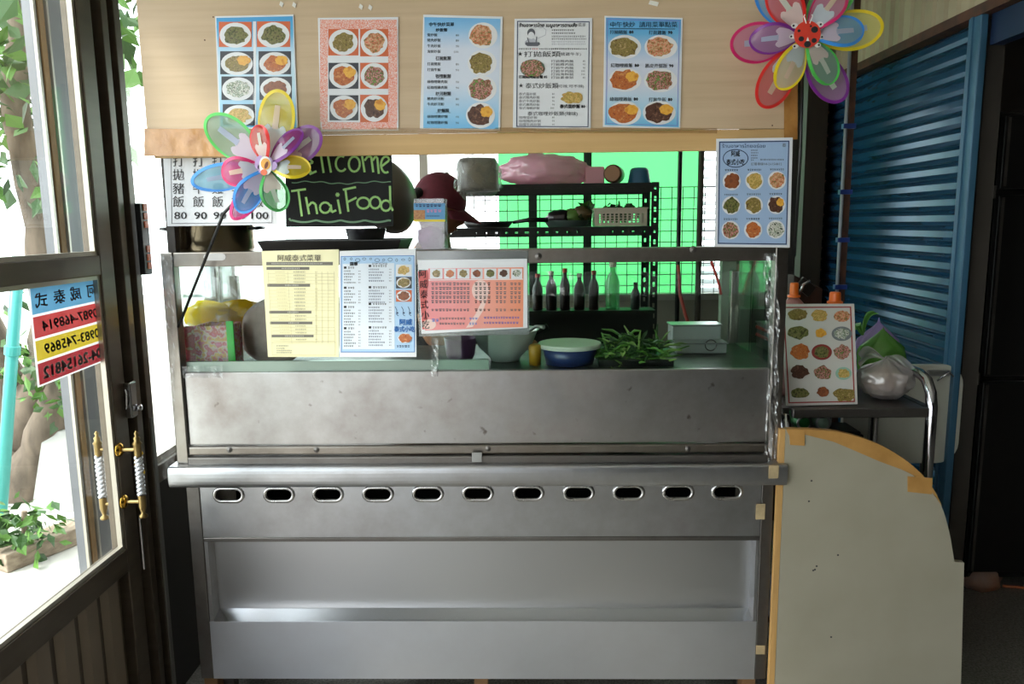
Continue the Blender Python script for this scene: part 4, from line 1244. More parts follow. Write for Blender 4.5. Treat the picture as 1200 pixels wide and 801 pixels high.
# pink horizontal menu in an acrylic holder
YH = -0.006
hold = Sheet('acrylic_menu_holder', [(488.5, 294), (619, 293.5), (620.5, 391.5), (491, 394)], onY(YH), mat_film('clear_acrylic', (196, 202, 204), 0.30, 0.5, 0.08), Vector((0, 0.002, 0)))
tag(hold.root, 'clear acrylic holder hung on the front rail around the pink menu', 'holder')
hold.done()
s = Sheet('menu_sheet', [(489.5, 304.5), (617.5, 303), (618, 384), (494, 391)], onY(YH - 0.003), M_paper)
tag(s.root, 'wide pink menu sheet with a row of small food photos in clear holder', 'menu', 'menu sheets taped to the glass case')
M_pk = mat_gradient('pink_orange_print', [(0.0, (232, 140, 144)), (0.4, (236, 150, 146)), (0.6, (240, 164, 148)), (1.0, (236, 148, 112))], 0)
s.poly([(502, 314.5), (613.5, 313), (613, 383), (498, 387)], M_pk, 1)
s.poly([(489.8, 318), (501.5, 316), (503.5, 384), (495, 386)], mat('deep_pink_print', (214, 106, 104), 0.5), 1, 'printed_strip')
s.ell(563, 340, 10, 12, mat('pale_flare_print', (240, 206, 198), 0.5), 2, 'printed_flare'); s.poly([(566, 350), (572, 346), (566, 364), (554, 383), (546, 384), (557, 368)], mat('pale_flare_print', (240, 206, 198), 0.5), 2, 'printed_tail'); s.ell(503, 380, 8, 6, mat('pale_flare_print', (240, 206, 198), 0.5), 2, 'printed_corner')
for ch, x, y in zip('阿威泰式小吃', (495.3, 496, 496.8, 497.5, 498.3, 499), (320.5, 332.5, 344.5, 356.5, 368.5, 380)):
    s.text(ch, x, y, 9.8, M_ink, 3, 'C', bold=0.01, res=2, wide=0.9)
xs = [503, 519.5, 535, 551, 566.5, 582.5, 598, 613]
for i in range(7):
    x0, x1 = xs[i] + 1, xs[i + 1] - 1
    s.food((x0 + x1) / 2, 320.5 - i * 0.1, 5.2, 4.8, (F_noodle, F_curry, F_noodle, F_soup, F_green, F_dark, F_white)[i], 160 + i, bgrect=(x0, 314.6, x1, 326.5), bgm=M_paper, k=0.9)
s.line(502, 328, 613, 327, 0.8, mat('white_ink', (240, 240, 240)), 2, 'printed_border')
cols = [505.5, 510, 514.5, 518.5, 522.5, 526, 531, 535, 539, 543, 547, 556.5, 561.5, 566.5, 571.5, 581, 585.5, 590, 598, 602.5, 607]
for x in cols:
    m_ = M_ink if 551 < x < 574 else M_inkgrey
    for k in range(5):
        s.dashes(x, x + 3.2, 332.5 + k * 5.2, 4.2, m_, int(x) + k, gap=0.1)
    s.dashes(x, x + 3.2, 363, 3.6, m_, int(x) + 50, gap=0.1)
for y in (373, 379):
    s.dashes(515, 546, y, 3.0, M_inkgrey, int(y)); s.dashes(550, 560, y, 3.2, M_bluetxt, int(y) + 3); s.dashes(567, 609, y - 1, 3.0, mat('violet_blue_ink', (92, 92, 176), 0.6), int(y) + 5)
s.dashes(506, 514, 375, 4.4, M_bluetxt, 9)
s.done()
# ------------------------------------------------------------------ pinwheels
def pinwheel(hub_px, Y, petals, emblem, stick, label):
    hub = P(*hub_px, Y)
    base = P(*stick[-1], -0.004)
    root = empty('pinwheel', (hub.x, hub.y, base.z))
    tag(root, label, 'pinwheel', 'toy pinwheels on the stall')
    pxm = (P(hub_px[0] + 10, hub_px[1], Y) - hub).length / 10
    ns = len(stick) - 1
    st = [P(u, v, (Y + 0.03) * (1 - i / ns) - 0.0047 * (i / ns)) for i, (u, v) in enumerate(stick)]
    MB().tube(st, 0.0042, 8).build('stick', M_black, root, smooth=True)
    MB().tube([hub + Vector((0, 0.03, 0)), hub + Vector((0, -0.02, 0))], 0.005, 8).build('axle', M_black, root)
    for k, (dx, dy, wpx, rim, filmc, layer) in enumerate(petals):
        ax = Vector((dx, 0, -dy)); Lp = ax.length * pxm; ax.normalize()
        pr = Vector((-ax.z, 0, ax.x))
        W = wpx * pxm / 2
        y0 = 0.012 if layer else -0.006
        def pt(t, k_, lift=0.0):
            # t along, k_ across -1..1 ; petal is cupped and twisted like a vane
            tm = 0.62
            hw = W * (0 if t <= 0 or t >= 1 else (math.sin(math.pi / 2 * t / tm) ** 1.05 if t < tm else math.sqrt(1 - ((t - tm) / (1 - tm)) ** 2)))
            q = hub + ax * (Lp * t) + pr * (hw * k_)
            q.y += y0 + (-0.012 if not layer else 0.006) * math.sin(math.pi * t) + 0.010 * k_ * math.sin(math.pi * t) - lift
            return q
        n = 26
        ts = [math.sin(math.pi / 2 * i / n) for i in range(n + 1)]
        b = MB()
        rows = [[pt(t, kk) for kk in (-1, -0.5, 0, 0.5, 1)] for t in ts]
        vs = [p for r in rows for p in r]
        b.add(vs, [(i * 5 + j, i * 5 + j + 1, (i + 1) * 5 + j + 1, (i + 1) * 5 + j) for i in range(n) for j in range(4)])
        pe = b.build('petal', mat_film('petal_film_%d_%d_%d' % filmc, filmc, 0.74, 0.45, 0.05), root, smooth=True)
        edge = [pt(t, 1) for t in ts[1:]] + [pt(t, -1) for t in reversed(ts[1:-1])]
        edge = [hub + Vector((0, y0, 0))] + edge
        rb = MB()
        c = sum(edge, Vector()) / len(edge)
        m_ = len(edge)
        inn = []
        rw = 3.6 * pxm
        for i, p in enumerate(edge):
            tg = (edge[(i + 1) % m_] - edge[i - 1]); nn = Vector((-tg.z, 0, tg.x)).normalized()
            if nn.dot(c - p) < 0: nn = -nn
            inn.append(p + nn * min(rw, (c - p).length * 0.8) + Vector((0, -0.0002, 0)))
        off = Vector((0, -0.001, 0)); off2 = Vector((0, 0.001, 0))
        vs = [p + off for p in edge] + [p + off for p in inn] + [p + off2 for p in inn] + [p + off2 for p in edge]
        fs = []
        for a_ in range(4):
            b_ = (a_ + 1) % 4
            fs += [(a_ * m_ + i, a_ * m_ + (i + 1) % m_, b_ * m_ + (i + 1) % m_, b_ * m_ + i) for i in range(m_)]
        rb.add(vs, fs)
        rb.build('petal_rim', mat('petal_rim_%d_%d_%d' % rim, rim, 0.35, coat=0.3), pe)
        # printed flower: lobed fan near the hub, a short bar further out
        fl = MB()
        fan = []
        ng = 12
        for i in range(ng + 1):
            kk = -0.66 + 1.32 * i / ng
            tt = 0.52 + 0.055 * abs(math.sin(i * math.pi / 4)) - 0.05 * abs(kk)
            fan.append((tt, kk))
        fr_ = [pt(0.12 + (t - 0.12) * r_ / 6, kk, 0.0022) for r_ in range(7) for t, kk in fan]
        w_ = ng + 1
        fl.add(fr_, [(r_ * w_ + i, r_ * w_ + i + 1, (r_ + 1) * w_ + i + 1, (r_ + 1) * w_ + i) for r_ in range(6) for i in range(ng)])
        fl.cur = 1
        fl.add([pt(0.50 + 0.06 * r_, kk, 0.0026) for r_ in range(6) for kk in (-0.16, 0.16)], [(2 * r_, 2 * r_ + 1, 2 * r_ + 3, 2 * r_ + 2) for r_ in range(5)])
        fl.build('flower_print', [mat_film('pale_petal_print_%d' % (k % 3), ((230, 214, 232), (214, 228, 236), (236, 220, 214))[k % 3], 0.86, 0.35, 0.03),
                                  mat_film('pale_bar_print_%d' % (k % 3), ((190, 200, 224), (232, 212, 190), (216, 226, 214))[k % 3], 0.85, 0.35, 0.03)], pe)
    emblem(root, hub, pxm)
    return root
RED, MAG, PUR, GRN, YEL, BLU = (222, 44, 40), (206, 36, 104), (122, 36, 140), (88, 200, 92), (232, 206, 34), (52, 140, 222)
fR, fM, fP, fG, fY, fB = (226, 120, 128), (222, 150, 180), (178, 136, 178), (150, 190, 170), (226, 214, 130), (136, 190, 230)
def disc(root, name, c, rx, rz, y, m, th=0.002, rot=0.0, n=24, parent=None):
    pts = []
    for i in range(n):
        a = 2 * math.pi * i / n
        x, z = rx * math.cos(a), rz * math.sin(a)
        pts.append((c.x + x * math.cos(rot) - z * math.sin(rot), y, c.z + x * math.sin(rot) + z * math.cos(rot)))
    return MB().prism(pts, (0, th, 0)).build(name, m, parent or root)
M_lady = mat('ladybug_red', (222, 62, 44), 0.35, coat=0.4); M_white = mat('emblem_white', (232, 232, 232), 0.4)
def ladybug(root, hub, q):
    y = hub.y - 0.026
    for (dx, dy, r) in ((-15, -10, 4), (14, -11, 4.5), (-17, 2, 3.5), (16, 3, 3.5), (-13, 13, 3.5), (13, 12, 3.5)):
        c = hub + Vector((dx * q, 0, -dy * q))
        o = disc(root, 'ladybug_leg', c, r * q, r * q * 0.7, y + 0.0022, M_white)
        disc(root, 'foot_dot', c + Vector((dx * 0.08 * q, 0, 0)), 1.2 * q, 1.2 * q, y + 0.0012, M_ink, 0.001, parent=o)
    for sx in (-1, 1):
        MB().tube([(hub.x + sx * 2 * q, y, hub.z + 12 * q), (hub.x + sx * 5 * q, y, hub.z + 20 * q), (hub.x + sx * 4 * q, y, hub.z + 22 * q)], 0.6 * q, 6).build('antenna', M_white, root)
    o = disc(root, 'ladybug_body', hub, 15.5 * q, 15 * q, y, M_lady)
    for (dx, dy, r) in ((-7, 5, 3.2), (8, -5, 4), (8, 7, 3), (-10, -4, 1.8), (3.5, -9, 1.3), (0.5, 11, 4)):
        disc(root, 'spot', hub + Vector((dx * q, 0, -dy * q)), r * q, r * q * 0.9, y - 0.0006, M_ink, 0.0005, parent=o)
    MB().prism([(hub.x + 0.5 * q, y - 0.0009, hub.z - 3 * q), (hub.x - 1.3 * q, y - 0.0009, hub.z - 7.5 * q), (hub.x + 2.3 * q, y - 0.0009, hub.z - 7.5 * q)], (0, 0.0003, 0)).build('white_mark', M_white, o)
def bee(root, hub, q):
    q *= 0.85
    # plain winged disc, no face
    y = hub.y - 0.026
    M_wing = mat('lilac_wing', (178, 150, 198), 0.4)
    for (dx, dy, rx, rz, rot) in ((-8, -6, 5, 9.5, 0.35), (-6, 3, 4, 6, -0.3), (12, -1, 4.5, 6, 0.5), (8, -8, 2.5, 5, -0.3)):
        disc(root, 'wing', hub + Vector((dx * q, 0, -dy * q)), rx * q, rz * q, y + 0.0022, M_wing, rot=-rot)
    disc(root, 'emblem_back', hub + Vector((1 * q, 0, 1.5 * q)), 8.5 * q, 12.5 * q, y + 0.001, M_white)
    disc(root, 'emblem_head', hub + Vector((1.5 * q, 0, 3.5 * q)), 6.5 * q, 7.5 * q, y, mat('amber_disc', (226, 158, 40), 0.4, coat=0.4))
    disc(root, 'emblem_stripe', hub + Vector((2.5 * q, 0, 2 * q)), 2.2 * q, 5 * q, y - 0.0006, mat('brown_mark', (120, 60, 30), 0.5), 0.0005, rot=-0.4)
    disc(root, 'emblem_body', hub + Vector((-1.5 * q, 0, -7.5 * q)), 4.5 * q, 4 * q, y, mat('orange_disc', (220, 96, 40), 0.4, coat=0.4))
pinwheel((942, 43), -0.10, [
    (-85, 7, 46, MAG, fM, 1), (-45, 79, 44, RED, fR, 1), (52, 73, 46, PUR, fP, 1), (95, -13, 48, YEL, fY, 1), (55, -72, 44, GRN, fG, 1), (-52, -74, 44, BLU, fB, 1),
    (-65, 5, 34, PUR, fP, 0), (-27, 60, 36, YEL, (232, 226, 190), 0), (36, 54, 37, GRN, fG, 0), (69, -6, 37, BLU, fB, 0), (42, -54, 36, MAG, fM, 0), (-42, -56, 38, RED, fR, 0)],
    ladybug, [(942, 43), (938, 180), (931, 300)], 'pinwheel with a red ladybug centre at the upper right of the plywood board')
pinwheel((314, 196), -0.14, [
    (-71, -57, 46, GRN, fG, 1), (17, -88, 46, YEL, (214, 200, 70), 1), (62, -41, 40, PUR, (150, 104, 160), 1), (-94, 16, 32, BLU, (150, 214, 240), 1), (-48, 59, 26, (224, 60, 130), (238, 120, 180), 1),
    (-8, -48, 26, RED, (216, 66, 50), 0), (43, -41, 24, PUR, (170, 70, 150), 0), (51, 1, 27, YEL, (230, 206, 50), 0), (14, 51, 32, (70, 170, 84), (84, 172, 92), 0), (-37, 51, 30, BLU, (70, 150, 214), 0), (-54, 8, 34, MAG, (220, 80, 140), 0)],
    bee, [(314, 196), (262, 250), (209, 383)], 'pinwheel with a bee-like centre and long black stick before the sign boards')

# ------------------------------------------------------------------ on top of the case
# stock pot
ztop = ZT - 0.006
c = P(250, 275, 0.20); c.z = ztop
r = abs(P(295, 275, 0.20).x - P(204, 275, 0.20).x) / 2
pot = empty('stock_pot', c)
tag(pot, 'wide polished steel pot behind the white price paper at the left of the case top', 'pot')
hp = P(250, 250, 0.2).z - ztop
MB().lathe([(0.0, 0.0), (r * 0.93, 0.0), (r, 0.012), (r, hp), (r + 0.006, hp + 0.004), (r - 0.003, hp), (r - 0.006, 0.015), (0, 0.01)], c, 36).build('body', mat('polished_brown_steel', (168, 156, 132), 0.16, 1.0), pot, smooth=True)
for sx in (-1, 1):
    MB().tube([(c.x + sx * r, c.y - 0.03, ztop + hp * 0.6), (c.x + sx * (r + 0.03), c.y - 0.025, ztop + hp * 0.62), (c.x + sx * (r + 0.03), c.y + 0.025, ztop + hp * 0.62), (c.x + sx * r, c.y + 0.03, ztop + hp * 0.6)], 0.005, 8).build('handle', M_black, pot, smooth=True)
# black tray
a, b = P(300, 291, 0.03), P(470, 291, 0.03)
ty = 0.05
tray = MB()
x0, x1 = a.x, b.x
z0 = ztop; z1 = ztop + 0.036
o_ = [(x0 + .015, ty, z0), (x1 - .015, ty, z0), (x1 - .015, ty + 0.22, z0), (x0 + .015, ty + 0.22, z0)]
t_ = [(x0, ty - 0.015, z1), (x1, ty - 0.015, z1), (x1, ty + 0.235, z1), (x0, ty + 0.235, z1)]
i_ = [(x0 + .012, ty - 0.003, z1), (x1 - .012, ty - 0.003, z1), (x1 - .012, ty + 0.223, z1), (x0 + .012, ty + 0.223, z1)]
bt = [(x0 + .024, ty + .01, z0 + .005), (x1 - .024, ty + .01, z0 + .005), (x1 - .024, ty + 0.21, z0 + .005), (x0 + .024, ty + 0.21, z0 + .005)]
tray.add(o_ + t_ + i_ + bt, [(3, 2, 1, 0)] + [(k, (k + 1) % 4, 4 + (k + 1) % 4, 4 + k) for k in range(4)] + [(4 + k, 4 + (k + 1) % 4, 8 + (k + 1) % 4, 8 + k) for k in range(4)] + [(8 + k, 8 + (k + 1) % 4, 12 + (k + 1) % 4, 12 + k) for k in range(4)] + [(12, 13, 14, 15)])
tr_ = tray.build('serving_tray', M_black, bevel=0.003)
tag(tr_, 'long black serving tray lying on top of the glass case', 'tray')
# steel bowl in the tray
c = P(429, 277, 0.14); c.z = ztop + 0.006
rb_ = 0.062
sb_ = MB().lathe([(0, 0), (rb_ * 0.5, 0.001), (rb_ * 0.8, 0.015), (rb_, 0.062), (rb_ + 0.004, 0.063), (rb_ - 0.002, 0.06), (rb_ * 0.78, 0.017), (0, 0.004)], c, 28).build('steel_bowl', M_chrome, smooth=True)
tag(sb_, 'small shiny steel bowl standing in the black tray', 'bowl')
# clear tub with label
x0, x1 = P(484, 260, 0.03).x, P(522, 260, 0.03).x
yc = 0.08
z1 = zv(232, 0.05)
tb = empty('plastic_tub', ((x0 + x1) / 2, yc, ztop))
tag(tb, 'square clear plastic tub with a printed label and pink contents beside the cap', 'tub')
w = (x1 - x0) / 2; cx = (x0 + x1) / 2
MB().prism([(cx - w * .92, yc - w, ztop), (cx + w * .92, yc - w, ztop), (cx + w * .92, yc + w, ztop), (cx - w * .92, yc + w, ztop)], (0, 0, z1 - ztop), [[(cx - w * .88, yc - w * .94, ztop), (cx + w * .88, yc - w * .94, ztop), (cx + w * .88, yc + w * .94, ztop), (cx - w * .88, yc + w * .94, ztop)]]).build('tub_wall', mat_film('frosted_tub', (196, 194, 200), 0.14, 0.5, 0.08), tb)
MB().box((cx - w, yc - w - .004, ztop + .0005), (cx + w, yc + w, ztop + 0.006)).build('tub_base', mat('white_plastic', (214, 212, 208), 0.4), tb)
zl = ztop + 0.006
b_ = MB().blob((cx, yc, zl + 0.032), (w * .8, w * .8, 0.036), 3, 0.3, 2.5)
b_.build('pink_packets', mat('pink_paper', (206, 158, 196), 0.6, rgb2=(170, 118, 160), scale=60, bump=0.4), tb, smooth=True)
la, lb_ = zv(258, 0.03), zv(237, 0.03)
s = Sheet('label', [(484.8, 238), (521.5, 238), (521.5, 259.5), (484.8, 259.5)], onY(yc - w - 0.0022), mat('label_blue', (92, 150, 196), 0.4), Vector((0, 0.001, 0)), tb)
s.rect(484.8, 257, 521.5, 259.5, mat('label_yellow', (226, 206, 60), 0.4), 1, 'label_band'); s.rect(484.8, 246, 498, 257.5, mat('label_photo', (196, 150, 100), 0.5, rgb2=(150, 90, 60), scale=200), 1, 'label_photo')
s.dashes(487, 519, 240.8, 4.2, M_inkblue, 2); s.dashes(500, 519, 247, 4.2, mat('label_pink', (206, 130, 170)), 3); s.dashes(500, 515, 253, 2, M_inkblue, 4)
for part, bb in s.layers.items():
    bb.build(part, s.mats[part], s.root)

# ------------------------------------------------------------------ inside the case
zd = ZG - 0.004
def onDeck(u, v, Y):
    p = P(u, v, Y); p.z = zd; return p
# flower printed cup with red
c = onDeck(222, 420, 0.10); r = P(232, 420, .10).x - c.x
hh = zv(383, 0.1, 222) - zd
cup = empty('flower_print_cup', c)
tag(cup, 'small red and pink flower print cup in the left corner of the case', 'cup')
M_flower = mat_food('pink_flower_print', [(222, 120, 170), (206, 60, 70), (236, 200, 214), (226, 170, 60), (214, 90, 150)], 45)
M_redfl = mat_food('red_flower_print', [(176, 40, 46), (214, 90, 110), (190, 50, 50), (226, 190, 170)], 50)
MB().lathe([(0, 0), (r * .72, 0), (r, hh), (r * .94, hh), (r * .68, .006), (0, .006)], c, 24).build('cup_wall', M_redfl, cup, smooth=True)
MB().lathe([(0, hh * .86), (r * .9, hh * .86)], c, 20).build('contents', mat('chopped_chilli', (120, 40, 36), 0.6, rgb2=(70, 110, 50), scale=120), cup)
# flower basket with green handle
x0, x1 = P(232, 400, .10).x, P(271, 400, .10).x
zb1 = zv(381, .1, 250)
bk = empty('flower_print_basket', ((x0 + x1) / 2, .13, zd))
tag(bk, 'pink flower print basket with a green side strap inside the case', 'basket')
MB().prism([(x0 + .006, .09, zd), (x1 - .006, .09, zd), (x1 - .006, .18, zd), (x0 + .006, .18, zd)], (0, 0, .004)).build('basket_floor', M_flower, bk)
wl_ = MB()
for (p, q) in (((x0, .085), (x1, .085)), ((x1, .085), (x1, .185)), ((x1, .185), (x0, .185)), ((x0, .185), (x0, .085))):
    d_ = Vector((q[0] - p[0], q[1] - p[1], 0)).normalized(); n_ = Vector((-d_.y, d_.x, 0)) * .003
    A_ = Vector((p[0], p[1], zd)); B_ = Vector((q[0], q[1], zd))
    wl_.prism([A_ - n_, B_ - n_, B_ + n_, A_ + n_], (0, 0, zb1 - zd))
wl_.build('basket_wall', M_flower, bk)
a = P(268, 418, .08); b = P(271, 376, .08)
MB().box((a.x - .001, .078, zd + .01), (b.x + .005, .083, b.z)).build('green_strap', mat('bright_green_plastic', (52, 196, 72), 0.4), bk)
M_clearbag = mat_film('clear_bag_film', (230, 232, 232), 0.06, 0.5, 0.08, 0.1)
# yellow packet bag
c = onDeck(263, 400, .24)
yb_ = empty('yellow_food_bag', c)
tag(yb_, 'clear bag of yellow food bulging above the flower print basket', 'bag')
zc = zv(366, .24, 263)
MB().blob((c.x - .035, .24, zc - .01), (.085, .035, .048), 4, 0.25, 1.8).build('yellow_contents', mat_film('yellow_noodle', (250, 214, 30), .98, .5, .05, .2, .5), yb_, smooth=True)
MB().blob((c.x + .05, .25, zc - .005), (.09, .035, .045), 5, 0.3, 1.8).build('yellow_contents', mat_film('mustard_noodle', (226, 184, 36), .98, .5, .05, .2, .5), yb_, smooth=True)
MB().blob((c.x, .245, (zc + zd) / 2 + .003), (.135, .052, (zc + .055 - zd) / 2), 6, 0.12, 2.2).build('clear_bag', M_clearbag, yb_, smooth=True)
# mauve sack
c = onDeck(312, 420, .22)
hz = zv(352, .22, 312) - zd
mv = MB().blob((c.x + .03, .22, zd + hz * .48), (.11, .055, hz * .55), 7, 0.1, 1.6, flat=-hz * .48)
tag(mv.build('mauve_sack', mat('mauve_cloth', (172, 140, 136), 0.7, var=.1, scale=50), smooth=True), 'mauve brown sack standing behind the yellow order sheet in the case', 'sack')
# right hand items: purple bowl, white bowl and ladle
c = onDeck(540, 425, .20)
pb = MB().lathe([(0, 0), (.035, 0), (.045, .02), (.052, .075), (.049, .075), (.042, .022), (0, .008)], c, 28).build('purple_bowl', mat('mauve_plastic', (150, 92, 144), 0.4), smooth=True)
tag(pb, 'small purple plastic bowl inside the case left of the white bowl', 'bowl')
c = onDeck(592, 425, .21); R_ = .105
stand = .03
wbm = MB().lathe([(0, 0), (.045, 0), (.05, .012), (R_ * .8, .045), (R_, .098), (R_ + .005, .1), (R_ - .004, .097), (R_ * .76, .05), (0, .018)], c, 36).build('white_bowl', mat('white_melamine', (206, 208, 204), 0.3, coat=.4), smooth=True)
tag(wbm, 'wide white bowl inside the case under the pink menu', 'bowl')
p0 = c + Vector((.02, 0, .055)); p1 = P(637, 383, .17)
ld = empty('ladle', p0)
tag(ld, 'steel ladle resting with its handle over the white bowl rim', 'ladle')
MB().tube([p0, c + Vector((R_ * .93, -.01, .108)), p1], [.005, .005, .007], 8).build('handle', M_alu, ld, smooth=True)
MB().lathe([(0, -.02), (.025, -.012), (.034, .006), (.031, .006), (.022, -.009), (0, -.016)], p0, 20).build('scoop', M_alu, ld, smooth=True)
# blue tub with pale lid
x0, x1 = P(630, 405, .13).x, P(706, 405, .13).x
c = Vector(((x0 + x1) / 2, .15, zd)); r = (x1 - x0) / 2
zl = zv(403, .13, 668) - zd
bt_ = empty('blue_tub', c)
tag(bt_, 'dark blue tub with a pale round board lying across its top', 'tub')
MB().lathe([(0, 0), (r * .74, 0), (r * .86, zl - .012), (r * .82, zl - .012), (r * .7, .006), (0, .006)], c, 32).build('tub_body', mat('dark_blue_plastic', (42, 56, 104), 0.3, coat=.3), bt_, smooth=True)
MB().lathe([(0, zl - .0115), (r * .97, zl - .0115), (r, zl - .004), (r * .97, zl + .002), (0, zl + .002)], c, 40).build('round_lid', mat('pale_board', (204, 208, 196), 0.4), bt_, smooth=False)
yt = MB().lathe([(0, 0), (.018, 0), (.02, .06), (.014, .065), (0, .065)], onDeck(627, 420, .12), 16).build('yellow_jar', mat('amber_plastic', (170, 124, 30), 0.4), smooth=True)
tag(yt, 'little amber jar between the white bowl and the blue tub', 'jar')
# heap of greens in a dark tray
x0, x1 = P(700, 425, .13).x, P(786, 425, .13).x
cx = (x0 + x1) / 2
gt = empty('greens_tray', (cx, .15, zd))
tag(gt, 'dark tray heaped with fresh green stalks inside the case', 'tray')
MB().prism([(x0, .08, zd), (x1, .08, zd), (x1, .22, zd), (x0, .22, zd)], (0, 0, .02)).build('tray', M_black, gt)
vg = MB()
rnd = random.Random(8)
M_stalk = [mat('stalk_green', (78, 122, 44), 0.5), mat('stalk_dark_green', (40, 72, 28), 0.5), mat('stalk_pale', (128, 156, 80), 0.5)]
for i in range(170):
    a_ = rnd.uniform(0, 6.28); rr_ = rnd.random() ** .5
    p = Vector((cx + math.cos(a_) * rr_ * (x1 - x0) * .5, .15 + math.sin(a_) * rr_ * .06, zd + .022 + .065 * (1 - rr_ * rr_) * rnd.random()))
    d_ = Vector((rnd.uniform(-1, 1), rnd.uniform(-.7, .3), rnd.uniform(-.35, .5))).normalized() * rnd.uniform(.03, .075)
    vg.cur = rnd.choice((0, 0, 1, 1, 2))
    q = p + d_; m_ = p + d_ * .5 + Vector((0, 0, .008))
    q.z = max(q.z, zd + .024)
    vg.tube([p, m_, q], [.003, .0045, .0015], 5)
    if i % 3 == 0:
        s_ = d_.cross(Vector((0, 0, 1))).normalized() * .009
        vg.add([m_, m_ + d_ * .5 + s_, q + d_ * .35, m_ + d_ * .5 - s_], [(0, 1, 2, 3)])
for (u0, v0, u1, v1) in ((735, 415, 741, 388), (770, 420, 808, 405), (715, 412, 668, 406), (760, 425, 800, 415)):
    vg.cur = 0
    vg.tube([P(u0, v0, .13), P((u0 + u1) / 2, (v0 + v1) / 2 - 2, .125), P(u1, v1, .12)], [.003, .004, .0015], 5)
tag(vg.build('green_stalks', M_stalk, gt), kind='stuff')
# steel pans at the right rear of the case
x0, x1 = P(786, 400, .40).x, P(843, 400, .40).x
for i, (y, za, zb_, lb) in enumerate(((.42, zv(402, .44), zv(381, .44), 'taller steel pan standing at the rear right of the case'), (.34, zv(418, .34), zv(403, .34), 'low steel pan with a round mark in front of the taller pan'))):
    pn = empty('steel_pan', ((x0 + x1) / 2, y, zd))
    tag(pn, lb, 'pan', 'steel pans in the case')
    MB().box((x0, y - .04, zd), (x1, y + .04, zb_)).build('pan_body', mat('bright_pan_steel', (196, 198, 198), 0.4, 0.7), pn, bevel=.004)
    MB().box((x0 - .004, y - .044, zb_), (x1 + .004, y + .044, zb_ + .004)).build('pan_rim', M_alu, pn)
    if i == 1:
        MB().lathe([(.016, 0), (.018, .0015), (.02, 0)], ((x0 + x1) / 2 + .03, y - .0405, (zd + zb_) / 2 + .012), 20, (0, -1, 0)).build('round_mark', M_steel_dark, pn)

# ------------------------------------------------------------------ hanging things in the opening
# dark wok hanging behind the sign board
c = P(450, 228, .52)
hook_z = zv(176, .52, 470)
wk = empty('hanging_wok', (c.x, .52, c.z - .2))
tag(wk, 'dark round-bottomed wok hanging beside the black sign board', 'wok')
ax = Vector((.75, -.55, .35)).normalized()
Rw = .145
prof = [(Rw * math.sin(t), .085 - .085 * (1 - math.cos(t)) / (1 - math.cos(1.25)) ) for t in [1.25 * i / 8 for i in range(9)]]
prof = [(r_ / math.sin(1.25), z_) for r_, z_ in prof]
prof2 = prof + [(Rw * .985, -.001)] + [(r_ * .97, z_ - .004) for r_, z_ in reversed(prof[:-1])]
MB().lathe(prof2, c, 32, ax).build('pan', mat('dark_iron', (112, 104, 98), 0.35, 0.3), wk, smooth=True)
tp_ = c + Vector((0.0, 0, Rw * .93))
MB().tube([tp_ - Vector((.0, 0, .02)), tp_ + Vector((.01, 0, .02)), Vector((tp_.x + .01, .52, 1.98))], .004, 8).build('hook_wire', M_steel_dark, wk)
# rail that carries the hanging things
rl = MB().tube([(P(380, 180, .52).x, .52, 1.985), (P(720, 180, .52).x, .52, 1.985)], .008, 8).build('rail', M_steel_dark, None, smooth=True)
rl.name = 'hanging_rail'
tag(rl, 'thin dark rail behind the plywood board carrying hanging pans', 'rail')
rb2 = MB()
for x in (P(382, 180, .52).x, P(718, 180, .52).x):
    rb2.tube([(x, .52, 1.97), (x, .52, 2.94)], .006, 6)
rb2.v = [v for v in rb2.v]
WLOC[rl.name] = Vector(rl.location)
rb2.build('drop_rod', M_steel_dark, rl)
# bagged grey pot
c = P(560, 205, .60)
bp_ = empty('bagged_pot', (c.x, .60, P(560, 250, .60).z))
tag(bp_, 'grey pot hung up inside a clear knotted plastic bag', 'pot')
r = (P(587, 205, .6).x - P(535, 205, .6).x) / 2
za, zb_ = P(560, 224, .6).z, P(560, 186, .6).z
MB().lathe([(0, zb_ + .004), (r * .8, zb_), (r * .93, zb_ - .02), (r * .93, za + .01), (r * .97, za), (r * .88, za), (r * .86, zb_ - .03), (0, zb_ - .012)], (c.x, .60, 0), 30).build('pot', mat('brushed_grey_pan', (150, 148, 144), 0.35, 0.6), bp_, smooth=True)
MB().blob((c.x, .60, (za + zb_) / 2 - .015), (r * 1.08, r * 1.08, .10), 9, .22, 2.8, 4, fn=lambda p: Vector((p.x * (1 if p.z > -.3 else 1 - (-.3 - p.z) * .7), p.y, p.z))).build('clear_bag', mat_film('hazy_bag_film', (222, 224, 222), 0.2, 0.5, 0.1, 0.12, 0.3), bp_, smooth=True)
MB().tube([(c.x - .02, .6, zb_ + .01), (c.x + .005, .56, 1.88), (c.x, .53, 1.985), (c.x + .01, .515, 1.975)], .004, 6).build('bag_handle', M_filmwrap, bp_)

